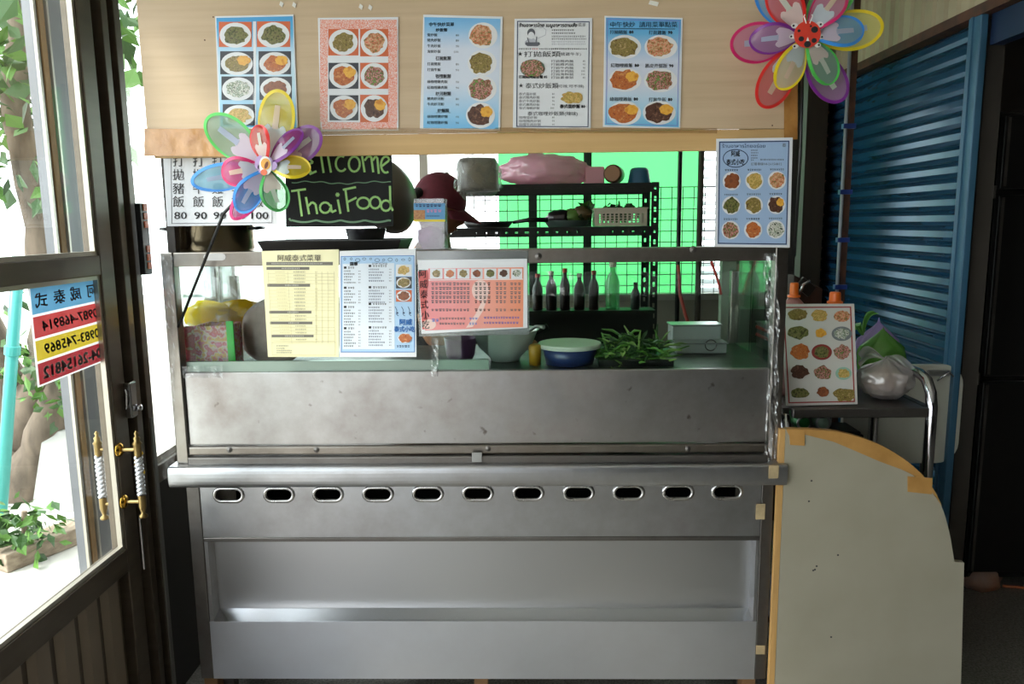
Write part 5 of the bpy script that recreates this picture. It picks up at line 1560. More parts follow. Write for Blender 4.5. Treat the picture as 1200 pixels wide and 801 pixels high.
# ------------------------------------------------------------------ rack against the window
Yk0, Yk1 = 1.50, 1.80
M_angle = mat('black_slotted_angle', (22, 22, 22), 0.45)
rack = empty('storage_rack', (P(660, 250, Yk0).x, 1.65, 0))
tag(rack, 'black slotted-angle storage rack standing before the green tarp', 'rack')
rx0, rx1 = P(500, 250, Yk0).x, P(772, 250, Yk0).x
zk1, zk2 = P(660, 217, Yk0).z, P(660, 268, Yk0).z
def slotted(a, b, wdir, w):
    """flat angle leg with a row of slots"""
    a, b, wd = Vector(a), Vector(b), Vector(wdir)
    L_ = (b - a).length; d_ = (b - a) / L_
    hs = []
    k = int(L_ / .05)
    for i in range(k):
        o_ = a + d_ * (.025 + i * L_ / k)
        hs.append([o_ + d_ * s_ * .011 + wd * w * t_ for s_, t_ in ((-1, .35), (1, .35), (1, .65), (-1, .65))])
    return [a, b, b + wd * w, a + wd * w], hs
for x, sx in ((rx0, 1), (rx1, -1)):
    for y, sy in ((Yk0, 1), (Yk1, -1)):
        m_ = MB()
        o_, h_ = slotted((x, y, 0), (x, y, zk1 + .01), (sx, 0, 0), .036)
        m_.prism(o_, (0, sy * .002, 0), h_)
        o_, h_ = slotted((x, y, 0), (x, y, zk1 + .01), (0, sy, 0), .036)
        m_.prism(o_, (sx * .002, 0, 0), h_)
        m_.build('upright', M_angle, rack)
for z in (zk1, zk2, .95, .3):
    for y, sy in ((Yk0 - .003, 1), (Yk1 + .003, -1)):
        o_, h_ = slotted((rx0, y, z - .036), (rx1, y, z - .036), (0, 0, 1), .036)
        MB().prism(o_, (0, sy * .002, 0), h_).build('beam', M_angle, rack)
    MB().box((rx0 + .003, Yk0 + .003, z), (rx1 - .003, Yk1 - .003, z + .008)).build('shelf', M_angle, rack)
zs1, zs2 = zk1 + .009, zk2 + .009
# top shelf: pink bags
M_pinkbag = mat_film('pink_plastic_bag', (232, 176, 196), 0.86, 0.45, 0.08, 0.2, 0.4)
def drape(seed):
    def fn(p):
        q = p * 3.0
        k = noise.noise(Vector((p.x * 2 + seed, p.y * 2, p.z * 3)))
        f_ = abs(noise.noise(p * 3.3 + Vector((seed, 0, 0)))) * .5 + abs(noise.noise(p * 7 + Vector((seed, 3, 0)))) * .2
        return Vector((p.x * (1 + .12 * k), p.y, p.z * (1.1 + .6 * f_) - .25 * f_))
    return fn
def pxblob(u0, v0, u1, v1, Y, ry, seed, base=None, amp=.2, fr=2.2, fn=None, sub=4):
    a, b = P(u0, v1, Y), P(u1, v0, Y)
    zlo = base if base is not None else a.z
    c = Vector(((a.x + b.x) / 2, Y, (zlo + b.z) / 2))
    return MB().blob(c, ((b.x - a.x) / 2, ry, (b.z - zlo) / 2), seed, amp, fr, sub, fn, flat=-(b.z - zlo) / 2)
o = pxblob(586, 182, 690, 222, 1.62, .13, 2, zs1, fn=drape(1))
tag(o.build('pink_bag', M_pinkbag, smooth=True), 'big crumpled pale pink plastic bag on the top shelf of the rack', 'bag')
a, b = P(685, 217, 1.62), P(707, 196, 1.62)
o = MB().box((a.x, 1.56, zs1), (b.x, 1.70, b.z)).build('pink_box', mat('pink_card', (214, 156, 166), 0.6), bevel=.006)
tag(o, 'small pink box next to the pink bag on the top shelf of the rack', 'box')
c = P(722, 204, 1.6); rr_ = .042
jr = empty('brown_jar', (c.x, 1.6, zs1)); tag(jr, 'brown jar lying on its side on the top shelf of the rack', 'jar')
MB().lathe([(0, 0), (rr_, .002), (rr_ + .002, .02), (rr_, .13), (rr_ * .9, .15), (0, .15)], (c.x - .025, 1.54, zs1 + rr_ + .003), 28, (.25, .96, 0)).build('jar_body', mat('brown_ceramic', (104, 70, 50), 0.4), jr, smooth=True)
MB().lathe([(0, -.004), (rr_ * .86, -.004), (rr_ * .86, .001)], (c.x - .025, 1.54, zs1 + rr_ + .003), 28, (.25, .96, 0)).build('jar_lid', mat('tan_lid', (150, 110, 78), 0.5), jr)
c = P(749, 215, 1.6)
o = MB().lathe([(.056, 0), (.05, .03), (.045, .062), (.036, .072), (.03, .074), (.028, .066), (.04, .055), (.05, 0)], (c.x, 1.6, zs1), 28).build('blue_bowl', mat('teal_blue_plastic', (34, 92, 124), 0.35, coat=.3), smooth=True)
tag(o, 'upturned teal blue bowl at the right end of the top rack shelf', 'bowl')
c = P(572, 267, 1.55); c.z = zs2
fp = empty('frying_pan', c); tag(fp, 'black frying pan lying on the second rack shelf beside the cook', 'pan')
MB().lathe([(0, 0), (.10, 0), (.125, .03), (.122, .03), (.098, .006), (0, .006)], c, 28).build('pan', M_black, fp, smooth=True)
MB().tube([c + Vector((.12, 0, .024)), c + Vector((.2, -.01, .036)), c + Vector((.29, -.01, .034))], [.008, .010, .012], 8).build('handle', M_black, fp, smooth=True)
# second shelf: basket of greens, tray of vegetables, pans
x0, x1 = P(696, 260, 1.6).x, P(756, 260, 1.6).x
zt_ = P(720, 245, 1.6).z
bs = empty('plastic_basket', ((x0 + x1) / 2, 1.62, zs2)); tag(bs, 'cream plastic lattice basket filled with greens on the second rack shelf', 'basket')
def lattice(p, q, za, zb_):
    p, q = Vector(p), Vector(q)
    d_ = (q - p); L_ = d_.length; d_ /= L_
    hs = []
    nx, nz = max(2, int(L_ / .021)), 4
    for i in range(nx):
        for j in range(nz):
            cx_ = (i + .5) * (L_ - .02) / nx + .01; cz_ = za + .014 + (j + .5) * (zb_ - za - .034) / nz
            hx, hz_ = (L_ - .02) / nx * .3, (zb_ - za - .034) / nz * .32
            o_ = p + d_ * cx_
            hs.append([Vector((o_.x, o_.y, 0)) + d_ * s_ * hx + Vector((0, 0, cz_ + t_ * hz_)) for s_, t_ in ((-1, -1), (1, -1), (1, 1), (-1, 1))])
    out = [Vector((p.x, p.y, za)), Vector((q.x, q.y, za)), Vector((q.x, q.y, zb_)), Vector((p.x, p.y, zb_))]
    return out, hs
M_bask = mat('cream_plastic', (204, 192, 172), 0.5)
wlb = MB()
for p, q, t_ in (((x0, 1.54, 0), (x1, 1.54, 0), (0, .003, 0)), ((x0, 1.70, 0), (x1, 1.70, 0), (0, -.003, 0)), ((x0, 1.543, 0), (x0, 1.697, 0), (.003, 0, 0)), ((x1, 1.543, 0), (x1, 1.697, 0), (-.003, 0, 0))):
    o_, h_ = lattice(p, q, zs2 + .001, zt_)
    wlb.prism(o_, t_, h_)
wlb.build('basket_wall', M_bask, bs)
MB().prism([(x0 - .006, 1.534, zt_), (x1 + .006, 1.534, zt_), (x1 + .006, 1.706, zt_), (x0 - .006, 1.706, zt_)], (0, 0, .006), [[(x0 + .004, 1.544, zt_), (x1 - .004, 1.544, zt_), (x1 - .004, 1.696, zt_), (x0 + .004, 1.696, zt_)]]).build('basket_rim', M_bask, bs)
MB().box((x0 + .004, 1.544, zs2 + .001), (x1 - .004, 1.696, zs2 + .004)).build('basket_floor', M_bask, bs)
gb_ = MB(); foliage(gb_, ((x0 + x1) / 2, 1.62, zt_ - .01), (.10, .06, .045), 150, .05, 31, .2, 0)
gbo = gb_.build('basket_greens', M_stalk[:2])
tag(gbo, 'bunch of leafy greens piled in the cream lattice basket', 'vegetables', kind='stuff')
c = P(664, 268, 1.62); c.z = zs2
vt = empty('vegetable_tray', c); tag(vt, 'shallow grey tray of dark vegetables left of the lattice basket', 'tray')
MB().lathe([(0, 0), (.09, 0), (.112, .03), (.115, .031), (.108, .03), (.088, .005), (0, .005)], c, 28).build('tray', mat('grey_green_tray', (110, 128, 122), 0.4), vt, smooth=True)
for i, (dx, dz, sx, m_) in enumerate(((-.03, .045, .07, mat('dark_aubergine', (36, 26, 30), 0.3, coat=.4)), (.03, .05, .06, mat('cabbage_green', (92, 128, 56), 0.5)), (.075, .06, .05, mat('leaf_brown', (96, 80, 50), 0.6)))):
    MB().blob(c + Vector((dx, 0, dz)), (sx, .05, .04), 40 + i, .25, 2.4).build('vegetable', m_, vt, smooth=True)
lf = MB(); foliage(lf, c + Vector((.09, 0, .07)), (.04, .04, .05), 40, .05, 41, .2, 0); tag(lf.build('loose_leaf', M_stalk[:2], vt), kind='stuff')

# wire grille and green tarp in the window
gx0, gx1 = P(556, 240, YB - .01).x, P(838, 240, YB - .01).x
tz0 = zs + .036
tc0, tc1 = P(584, 240, YB + .04).x, P(822, 240, YB + .04).x
tarp = MB()
def tf(u, v):
    x = tc0 + (tc1 - tc0) * u; z = tz0 - .02 + (2.36 - tz0 + .02) * v
    return Vector((x, YB + .09 + .012 * math.sin(x * 23) + .012 * noise.noise(Vector((x * 4, z * 3, 1))), z))
tarp.grid(tf, 60, 16)
M_tarp = mat_film('green_tarpaulin', (14, 158, 66), 0.93, 0.82, 0.02, 0.3)
to = tarp.build('green_tarp', M_tarp, smooth=True)
tag(to, 'bright green translucent tarp glowing with daylight across the back window', 'tarp')
gr_ = empty('wire_grille', ((gx0 + gx1) / 2, YB - .03, tz0)); tag(gr_, 'square dark wire grille in front of the green tarp', 'grille')
gz1 = P(800, 219, YB - .03).z
ww = MB()
k = int((gx1 - gx0) / .057)
for i in range(k + 1):
    x = gx0 + (gx1 - gx0) * i / k
    ww.tube([(x, YB - .03, tz0), (x, YB - .03, gz1)], .0022, 5)
tag(ww.build('upright_wires', M_black, gr_), kind='stuff')
ww = MB()
for i in range(10):
    z = gz1 - i * .0575
    if z > tz0: ww.tube([(gx0, YB - .034, z), (gx1, YB - .034, z)], .0022, 5)
tag(ww.build('cross_wires', M_black, gr_), kind='stuff')
x = P(796, 240, YB - .06).x
o = MB().tube([(x, YB - .06, 0), (x, YB - .06, 2.9)], .012, 8).build('dark_pole', M_black, smooth=True)
tag(o, 'thin dark pole in front of the right part of the green tarp', 'pole')
x = P(821, 240, YB - .06).x
o = MB().tube([(x, YB - .05, 0), (x, YB - .05, 2.9)], .016, 8).build('brown_pole', mat('brown_pole_paint', (70, 62, 50), 0.6), smooth=True)
tag(o, 'brown pole at the right edge of the green tarp', 'pole')
# white louvre blind right of the tarp
bl = empty('louvre_blind', (1.9, YB + .06, tz0)); tag(bl, 'white slatted blind in the back window right of the green tarp', 'blind')
first = None
x0, x1 = P(823, 240, YB + .06).x, 2.255
for i in range(24):
    z = tz0 + .01 + i * .047
    if first is None:
        first = MB().obox(((x0 + x1) / 2, YB + .07, z), ((x1 - x0) / 2, 0, 0), (0, .016, .011), (0, -.0006, .0009)).build('slat', mat_film('white_slat', (238, 240, 244), .95, .6, .03), bl)
        z0_ = z
    else: copy_part(first, bl, (0, 0, z - z0_))

# ------------------------------------------------------------------ back bench with burners and sauce bottles
bx0, bx1 = P(480, 380, 1.2).x, P(775, 380, 1.2).x
bench = empty('stove_bench', ((bx0 + bx1) / 2, 1.3, 0)); tag(bench, 'dark cooking bench with raised back behind the case', 'stove')
zb0 = .93
M_grease = mat('greasy_dark_steel', (34, 38, 36), 0.55, 0.2, var=.3, scale=7)
MB().box((bx0, 1.10, zb0 - .04), (bx1, 1.46, zb0)).build('worktop', M_grease, bench, bevel=.003)
MB().box((bx0, 1.425, zb0), (bx1, 1.46, 1.17)).build('splash_back', M_grease, bench)
MB().box((bx0, 1.36, 1.17), (bx1, 1.49, 1.185)).build('bottle_ledge', M_grease, bench)
for x in (bx0 + .02, bx1 - .06):
    for y in (1.12, 1.40):
        MB().box((x, y, 0), (x + .04, y + .04, zb0 - .04)).build('leg', M_steel_dark, bench)
for x in (bx0 + .3, bx0 + .75):
    MB().lathe([(.05, 0), (.09, .0), (.11, .025), (.095, .028), (.07, .01), (.05, .01)], (x, 1.26, zb0), 24).build('burner', M_black, bench, smooth=True)
bw = empty('black_wok', (bx0 + .32, 1.26, zb0 + .03)); tag(bw, 'black wok on the burner behind the cook in the maroon cap', 'wok')
MB().lathe([(0, 0), (.06, .004), (.12, .035), (.17, .095), (.173, .095), (.122, .03), (.06, -.002)], (bx0 + .32, 1.26, zb0 + .03), 32).build('pan', mat('black_iron', (24, 23, 22), 0.35, 0.7), bw, smooth=True)
MB().tube([(bx0 + .32 + .168, 1.26, zb0 + .12), (bx0 + .62, 1.24, zb0 + .2)], [.009, .013], 8).build('handle', M_black, bw, smooth=True)
def bottle(u, v_top, hgt, r, m, capm, label, neck=.38):
    x = P(u, 330, 1.41).x
    z0 = 1.1855
    o = empty('sauce_bottle', (x, 1.415, z0)); tag(o, label, 'bottle', 'sauce bottles on the stove ledge')
    MB().lathe([(0, 0), (r * .96, 0), (r, .004), (r, hgt * .58), (r * .75, hgt * .7), (r * neck, hgt * .8), (r * neck, hgt * .93), (0, hgt * .93)], (x, 1.415, z0), 18).build('bottle_body', m, o, smooth=True)
    MB().lathe([(r * neck * 1.25, hgt * .9), (r * neck * 1.25, hgt), (0, hgt)], (x, 1.415, z0), 14).build('cap', capm, o, smooth=True)
    return o
M_soy = mat('soy_brown_glass', (26, 12, 8), 0.3); M_clearb = mat_film('green_clear_bottle', (90, 190, 120), .45, .7, .12)
M_redcap = mat('red_cap', (170, 40, 30), 0.4); M_cap = mat('pale_cap', (200, 196, 180), 0.4)
ords = ('first', 'second', 'third', 'fourth', 'fifth')
for i, u in enumerate((630, 646, 662, 679, 696)):
    bottle(u, 305, .17 + .012 * (i % 3), .024 + .002 * (i % 2), M_soy, (M_redcap, M_cap)[i % 2], '%s dark sauce bottle from the left on the stove ledge' % ords[i])
bottle(718, 305, .22, .033, M_clearb, M_cap, 'tall green tinted clear bottle on the stove ledge')
bottle(745, 325, .125, .021, mat('dark_labelled_bottle', (34, 40, 36), 0.3), M_black, 'short dark bottle at the right end of the stove ledge')
# red cord hanging at the right
M_cord = mat('red_plastic', (214, 58, 50), 0.4)
o = MB().tube([P(u, v, .526) for u, v in ((832, 297), (834, 308), (842, 330), (845, 345))], .005, 6).build('red_strap', M_cord, smooth=True)
tag(o, 'thin red strap hanging from the rear rail in front of the white blind', 'strap')
o = MB().tube([P(795, 310, .90), P(797, 345, .90), P(803, 368, .88), P(807, 379, .86)], .007, 6).build('red_hose', mat('brick_red_rubber', (168, 60, 48), 0.5), smooth=True)
tag(o, 'brick red hose hanging behind the glass above the steel pans', 'hose')
o = MB().tube([P(797, 180, .90) , P(795, 310, .90)], .004, 6)
o.v = [Vector((p.x, p.y, p.z)) for p in o.v]
o = MB().tube([Vector((P(796, 180, .91).x, .91, 2.94)), P(794, 312, .91)], .004, 6).build('hose_cord', M_black)
tag(o, 'dark cord from the ceiling carrying the brick red hose', 'cord')
a = [P(u, v, .58) for u, v in ((886, 382), (900, 390))]
kn = empty('red_tongs', P(893, 405, .46)); tag(kn, 'red handled tongs hooked on the side rail at the right end of the case', 'tongs')
for dv in (0, 9):
    MB().tube([P(886, 382 + dv, .46), P(901, 389 + dv, .46)], .006, 6).build('handle', M_cord, kn, smooth=True)
MB().tube([P(901, 389, .46), P(906, 396, .46), P(901, 398, .46)], .004, 6).build('hinge', M_alu, kn)
# column behind the case
x0, x1 = P(845, 360, .70).x, P(879, 360, .70).x
o = MB().box((x0, .70, 0), (x1, .74, 1.56)).build('grey_green_panel', mat('grey_green_sheet', (140, 150, 136), 0.5, var=.08))
tag(o, 'upright grey green panel behind the right end of the case', 'panel')
# ------------------------------------------------------------------ right hand: cart and what it carries
ct = empty('steel_cart', (P(1010, 480, .12).x, .29, 0)); tag(ct, 'tubular steel cart with a bent rail beside the counter', 'cart')
yf_, yb_ = .10, .48
xc1 = P(1091, 490, yf_).x; xc0 = 1.85
zsf = P(1010, 482, yf_).z
zat = 1.112
# right end frame: a hoop in depth
hoop = [(xc1, yf_, .06), (xc1, yf_, zat - .09), (xc1, yf_ + .012, zat - .045), (xc1, yf_ + .04, zat - .012), (xc1, yf_ + .085, zat), (xc1, yb_ - .085, zat), (xc1, yb_ - .04, zat - .012), (xc1, yb_ - .012, zat - .045), (xc1, yb_, zat - .09), (xc1, yb_, .06)]
MB().tube(hoop, .0165, 12).build('end_hoop', M_chrome, ct, smooth=True)
hoop2 = [(xc0, yf_, .06), (xc0, yf_, zsf - .06), (xc0, yf_ + .02, zsf - .022), (xc0, yf_ + .06, zsf - .005), (xc0, yb_ - .06, zsf - .005), (xc0, yb_ - .02, zsf - .022), (xc0, yb_, zsf - .06), (xc0, yb_, .06)]
MB().tube(hoop2, .0165, 12).build('end_hoop', M_chrome, ct, smooth=True)
for z, n_ in ((zsf, 'shelf_rail'), (.30, 'shelf_rail')):
    for y in (yf_, yb_):
        MB().box((xc0 + .014, y - .012, z - .017), (xc1 - .014, y + .012, z + .012)).build(n_, M_steel_dark, ct, bevel=.003)
    for x in (xc0, xc1):
        MB().box((x - .01, yf_ + .012, z - .014), (x + .01, yb_ - .012, z + .010)).build(n_, M_steel_dark, ct)
    MB().box((xc0 + .012, yf_ + .013, z + .002), (xc1 - .012, yb_ - .013, z + .008)).build('shelf', M_steel_dark, ct)
for x in (xc0, xc1):
    for y in (yf_, yb_):
        MB().lathe([(0, 0), (.012, .002), (.03, .012), (.03, .05), (.012, .058), (0, .06)], (x - .012, y, .03), 16, (1, 0, 0)).build('caster', M_rubber, ct, smooth=True)
zsh = zsf + .0085
# leaning menu board with fifteen dishes
Yb_ = .14
qd = [(916, 356), (1001, 355.5), (1005, 473), (922, 475)]
zt_ = P(960, 355, Yb_).z
tilt = .05
def lean(u, v, l):
    p = P(u, v, Yb_ - .0006 * l)
    k_ = (p.z - zsh) / (zt_ - zsh)
    p.y += tilt * k_
    # keep the printed position: slide along the view ray to the leaned plane
    d_ = ray(u, v); p2 = CAM + d_ * ((p.y - CAM.y) / d_.y)
    return p2
s = Sheet('dish_board', qd, lean, mat('white_foam_board', (206, 204, 198), 0.4, coat=.3), Vector((0, .008, 0)))
tag(s.root, 'white board with a red line and fifteen dish photos leaning on the steel cart', 'menu board')
lo = min(v.co.z for v in s.root.data.vertices)
s.root.location.z += zsh + .001 - (s.root.location.z + lo); 
s.frame([(917.5, 359), (997.5, 358.5), (1002, 470.5), (924, 472)], 1.5, mat('dull_red_line', (158, 62, 62), 0.6), 2)
k15 = [(F_noodle, 0), (F_rice, 0), (F_pink, 0), (F_green, 0), (F_egg, 0), (F_white, 1), (F_curry, 0), (F_green, 2), (F_mixed, 0), (F_dark, 0), (F_mixed, 0), (F_rice, 3), (F_green, 0), (F_soup, 0), (F_noodle, 0)]
cent = [(935, 368), (960.5, 369), (986.5, 370), (935.5, 389), (962, 389.5), (986.5, 390.5), (937.5, 411.5), (963, 412), (987.5, 412), (937, 435), (964, 436), (988.5, 437), (937.5, 460), (964.5, 458.5), (989.5, 462)]
siz = [(11.5, 6.5), (9.5, 7), (9.5, 6.5), (12.5, 7.5), (6.5, 5), (12, 8.5), (11, 9), (12, 9.3), (9.5, 8.5), (10.5, 8), (10, 8), (9.5, 7.5), (11, 6), (7, 6), (12.5, 7.5)]
pms = {1: mat('photo_grey_plate', (116, 122, 124), 0.4), 2: mat('photo_red_plate', (142, 52, 50), 0.4), 3: mat('photo_mint_plate', (150, 190, 170), 0.4)}
for i, ((f_, pk), (cx, cy), (rx, ry)) in enumerate(zip(k15, cent, siz)):
    s.food(cx, cy, rx, ry, f_, 200 + i, plate=pk > 0, pm=pms.get(pk), k=.72 if pk else 1.0)
s.done()
# tied white bag
zc0 = zsh
def bagfn(seed):
    def fn(p):
        h_ = p.z
        if h_ > .35:
            k_ = max(.12, 1 - (h_ - .35) * 1.55)
            p = Vector((p.x * k_, p.y * k_, p.z))
        th = math.atan2(p.y, p.x)
        k_ = 1 + (.05 * math.sin(th * 9 + seed) + .06 * abs(math.sin(th * 6.5 + 2 * h_ + seed)) + .14 * (abs(noise.noise(Vector((th * 1.6, h_ * 2.2, seed)) * 1.6)) - .2)) * (0.5 + max(0, h_))
        return Vector((p.x * k_, p.y * k_, p.z))
    return fn
M_bagw = mat_film('white_thin_bag', (216, 210, 210), .42, .5, .12, .16, .5)
x0, x1 = P(1006, 450, .24).x, P(1068, 450, .24).x
zt1 = P(1037, 418, .24).z
bag = empty('tied_plastic_bag', ((x0 + x1) / 2, .24, zsh)); tag(bag, 'translucent white plastic bag knotted shut on the steel cart', 'bag')
MB().blob(((x0 + x1) / 2, .24, (zsh + zt1) / 2), ((x1 - x0) / 2, .07, (zt1 - zsh) / 2 * 1.05), 5, .12, 2.2, 5, bagfn(1), flat=-(zt1 - zsh) / 2).build('bag_body', M_bagw, bag, smooth=True)
MB().blob(((x0 + x1) / 2, .24, zsh + .055), ((x1 - x0) / 2 * .84, .055, .054), 15, .2, 2.6, 3, flat=-.054).build('bag_contents', mat('brown_contents', (170, 150, 136), 0.7, rgb2=(140, 112, 92), scale=40), bag, smooth=True)
def ear(p, q, w, m, parent, seed, name='bag_ear'):
    p, q = Vector(p), Vector(q)
    d_ = q - p; sd = d_.cross(Vector((0, 1, 0))).normalized()
    b_ = MB()
    def f_(u, v):
        ww_ = w * (.15 + .85 * math.sin(min(1, v * 1.2) * 1.6))
        pt = p + d_ * v + sd * (u - .5) * ww_ * 2
        pt.y += .012 * math.sin(u * 9 + seed) + .02 * math.sin(v * 3)
        pt.z += .02 * math.sin(v * 3.1)
        return pt
    b_.grid(f_, 10, 10)
    return b_.build(name, m, parent, smooth=True)
kn_ = P(1036, 420, .24)
ear(kn_, P(1008, 422, .23), .022, M_bagw, bag, 1); ear(kn_, P(1066, 438, .20), .022, M_bagw, bag, 2)
# green and purple bags behind
o = pxblob(1003, 382, 1062, 470, .36, .05, 6, zsh, .12, 1.7, bagfn(3))
gbg = o.build('green_bag', mat_film('green_bag_film', (96, 158, 66), .92, .35, .08, .25, .4), smooth=True)
tag(gbg, 'green plastic bag with knotted ears behind the white bag on the cart', 'bag')
WLOC[gbg.name] = Vector(gbg.location)
ear(P(1010, 392, .35), P(1026, 366, .35), .012, mat_film('green_bag_film', (96, 158, 66)), gbg, 3)
ear(P(1010, 392, .35), P(1004, 384, .33), .014, mat_film('green_bag_film', (96, 158, 66)), gbg, 4)
o = pxblob(1000, 373, 1056, 440, .435, .035, 12, zsh, .15, 1.7, bagfn(5))
tag(o.build('purple_bag', mat_film('lilac_bag_film', (190, 168, 226), .9, .4, .08, .25, .4), smooth=True), 'pale purple plastic bag at the back of the steel cart', 'bag')
# bottle with orange cap, tools behind the board
def cap_bottle(u, v0, v1, Y, r, label, body, capc):
    x = P(u, v0, Y).x
    zt_ = P(u, v0, Y).z; zc_ = P(u, v1, Y).z
    o = empty('squeeze_bottle', (x, Y, zsh)); tag(o, label, 'bottle', 'bottles on the steel cart')
    MB().lathe([(0, 0), (.03, 0), (.032, .01), (.032, zc_ - zsh - .02), (r, zc_ - zsh), (0, zc_ - zsh)], (x, Y, zsh), 20).build('bottle_body', body, o, smooth=True)
    MB().lathe([(r + .006, zc_ - zsh), (r + .006, zc_ - zsh + .006), (r, zc_ - zsh + .008), (r * .95, zt_ - zsh - .004), (r * .85, zt_ - zsh), (0, zt_ - zsh)], (x, Y, zsh), 20).build('cap', capc, o, smooth=False)
M_orange = mat('orange_cap', (240, 112, 34), 0.35)
cap_bottle(979, 342, 355, .27, .018, 'bottle with a broad orange cap showing above the leaning dish board', mat('pale_red_bottle', (190, 70, 60), 0.4), M_orange)
cap_bottle(931, 331, 348, .30, .014, 'narrow orange topped bottle close to the case post', mat('pink_bottle', (176, 120, 118), 0.4), M_orange)
kf = empty('knife_holder', (P(950, 340, .38).x, .38, zsh)); tag(kf, 'dark brown holder with black handled knife behind the dish board', 'knife holder')
x0, x1 = P(928, 350, .38).x, P(962, 350, .38).x
MB().prism([(x0, .37, zsh), (x1, .37, zsh), (x1, .37, P(960, 338, .37).z), (x0, .37, P(928, 322, .37).z)], (0, .06, 0)).build('holder_block', mat('dark_brown_wood', (50, 28, 18), 0.5), kf, bevel=.003)
MB().obox(P(944, 336, .36), (.012, 0, .016), (0, .008, 0), (-.022, 0, .018)).build('knife_handle', M_black, kf, bevel=.003)
MB().tube([P(937, 345, .355), P(941, 333, .355), P(949, 329, .355)], .006, 8).build('steel_collar', M_chrome, kf, smooth=True)
# cans under the shelf
zu = .30 + .0085
c = P(945, 493, .22)
cr = empty('storage_crate', (c.x, .24, zu)); tag(cr, 'dark crate on the lower cart shelf under the cans', 'crate')
zcr = P(945, 502, .22).z
MB().box((c.x - .06, .18, zu), (c.x + .16, .30, zcr)).build('crate_body', M_black, cr, bevel=.004)
MB().box((c.x - .065, .175, zcr - .03), (c.x + .165, .305, zcr - .01)).build('crate_rim', M_rubber, cr)
for i, (u, lb) in enumerate(((938, 'green can lying on the dark crate nearest the post'), (960, 'pale ended can lying on the dark crate under the cart shelf'))):
    x = P(u, 495, .22).x
    cn = empty('drink_can', (x, .22, zcr)); tag(cn, lb, 'can', 'cans on the crate')
    MB().lathe([(0, 0), (.022, 0), (.026, .006), (.026, .09), (.022, .096), (0, .096)], (x, .185, zcr + .028), 20, (0, 1, 0)).build('can_body', mat('green_can', (40, 120, 62), 0.3, 0.4) if i == 0 else mat('silver_green_can', (150, 176, 156), 0.3, 0.5), cn, smooth=True)
    MB().lathe([(.017, 0), (.024, -.003), (.025, .001)], (x, .185, zcr + .028), 20, (0, 1, 0)).build('can_rim', M_alu, cn, smooth=True)

# ------------------------------------------------------------------ cream board with a curved top
Yc = -0.02
pts = [(912, 801), (921, 503), (950, 503.5), (985, 507), (1020, 517), (1050, 532), (1076, 552), (1094, 574), (1106, 600), (1113, 626), (1118.5, 658), (1130, 659), (1126, 801)]
sm = []
for i in range(len(pts) - 1):
    sm.append(pts[i])
W3 = [P(u, v, Yc) for u, v in pts]
W3[0] = Vector((P(905, 870, Yc).x, Yc, 0)); W3[-1] = Vector((P(1124, 870, Yc).x, Yc, 0))
# smooth the arc with a spline through the top points
arc_ = []
top = W3[2:11]
for i in range(len(top) - 1):
    p0 = top[max(i - 1, 0)]; p1 = top[i]; p2 = top[i + 1]; p3 = top[min(i + 2, len(top) - 1)]
    for k_ in range(4):
        t = k_ / 4
        arc_.append(.5 * ((2 * p1) + (p2 - p0) * t + (2 * p0 - 5 * p1 + 4 * p2 - p3) * t * t + (3 * p1 - p0 - 3 * p2 + p3) * t ** 3))
outline = [W3[0], W3[1]] + arc_ + [W3[10], W3[11], W3[12]]
cb = empty('curved_board', (2.05, Yc, 0)); tag(cb, 'cream white board with a rounded top edge and brown tape standing right of the counter', 'board')
MB().prism(outline, (0, .018, 0)).build('panel', M_cream, cb)
e = MB().box((W3[0].x - .014, Yc + .002, 0), (W3[0].x - .001, Yc + .02, .01))
x_b, x_t = W3[0].x, W3[1].x
MB().add([(x_b - .018, Yc + .001, 0), (x_b - .001, Yc + .001, 0), (x_t - .001, Yc + .001, W3[1].z), (x_t - .016, Yc + .001, W3[1].z), (x_b - .018, Yc + .02, 0), (x_b - .001, Yc + .02, 0), (x_t - .001, Yc + .02, W3[1].z), (x_t - .016, Yc + .02, W3[1].z)],
         [(0, 1, 2, 3), (4, 7, 6, 5), (0, 4, 5, 1), (1, 5, 6, 2), (2, 6, 7, 3), (3, 7, 4, 0)]).build('wooden_edge', mat('tan_edging', (192, 150, 92), 0.5, var=.12, scale=9, stretch=(6, 6, .5)), cb)
# tape over the curved edge: outer edge follows the arc, inner edge is a chord
tp2 = MB()
full = [W3[1]] + arc_[:24]
inner_px = [(926, 513), (940, 508), (976, 517), (1000, 527), (1030, 540), (1060, 551), (1082, 560)]
inn = [P(u, v, Yc) for u, v in inner_px]
def lerp_path(path, t):
    L_ = [0]
    for a_, b2 in zip(path, path[1:]): L_.append(L_[-1] + (b2 - a_).length)
    d_ = t * L_[-1]
    for i in range(len(path) - 1):
        if d_ <= L_[i + 1] + 1e-9:
            return path[i].lerp(path[i + 1], (d_ - L_[i]) / max(1e-9, L_[i + 1] - L_[i]))
    return path[-1]
def tfn(u, v):
    o_ = lerp_path(full, u); i_ = lerp_path(inn, u)
    p = o_.lerp(i_, v)
    p.y = Yc - .0012 - .0012 * (1 + noise.noise(Vector((p.x * 40, p.z * 40, 0))))
    if v == 0: p = p + Vector((0, 0, .002))
    return p
tp2.grid(tfn, 40, 4)
tape1 = tp2.build('brown_tape', M_tape_matte, cb, smooth=True)
tp3 = MB()
for i in range(len(full) - 1):
    a_, b2 = full[i] + Vector((0, 0, .002)), full[i + 1] + Vector((0, 0, .002))
    tp3.add([a_ + Vector((0, -.001, 0)), b2 + Vector((0, -.001, 0)), b2 + Vector((0, .02, 0)), a_ + Vector((0, .02, 0))], [(0, 1, 2, 3)])
tp3.build('brown_tape', M_tape_matte, cb)
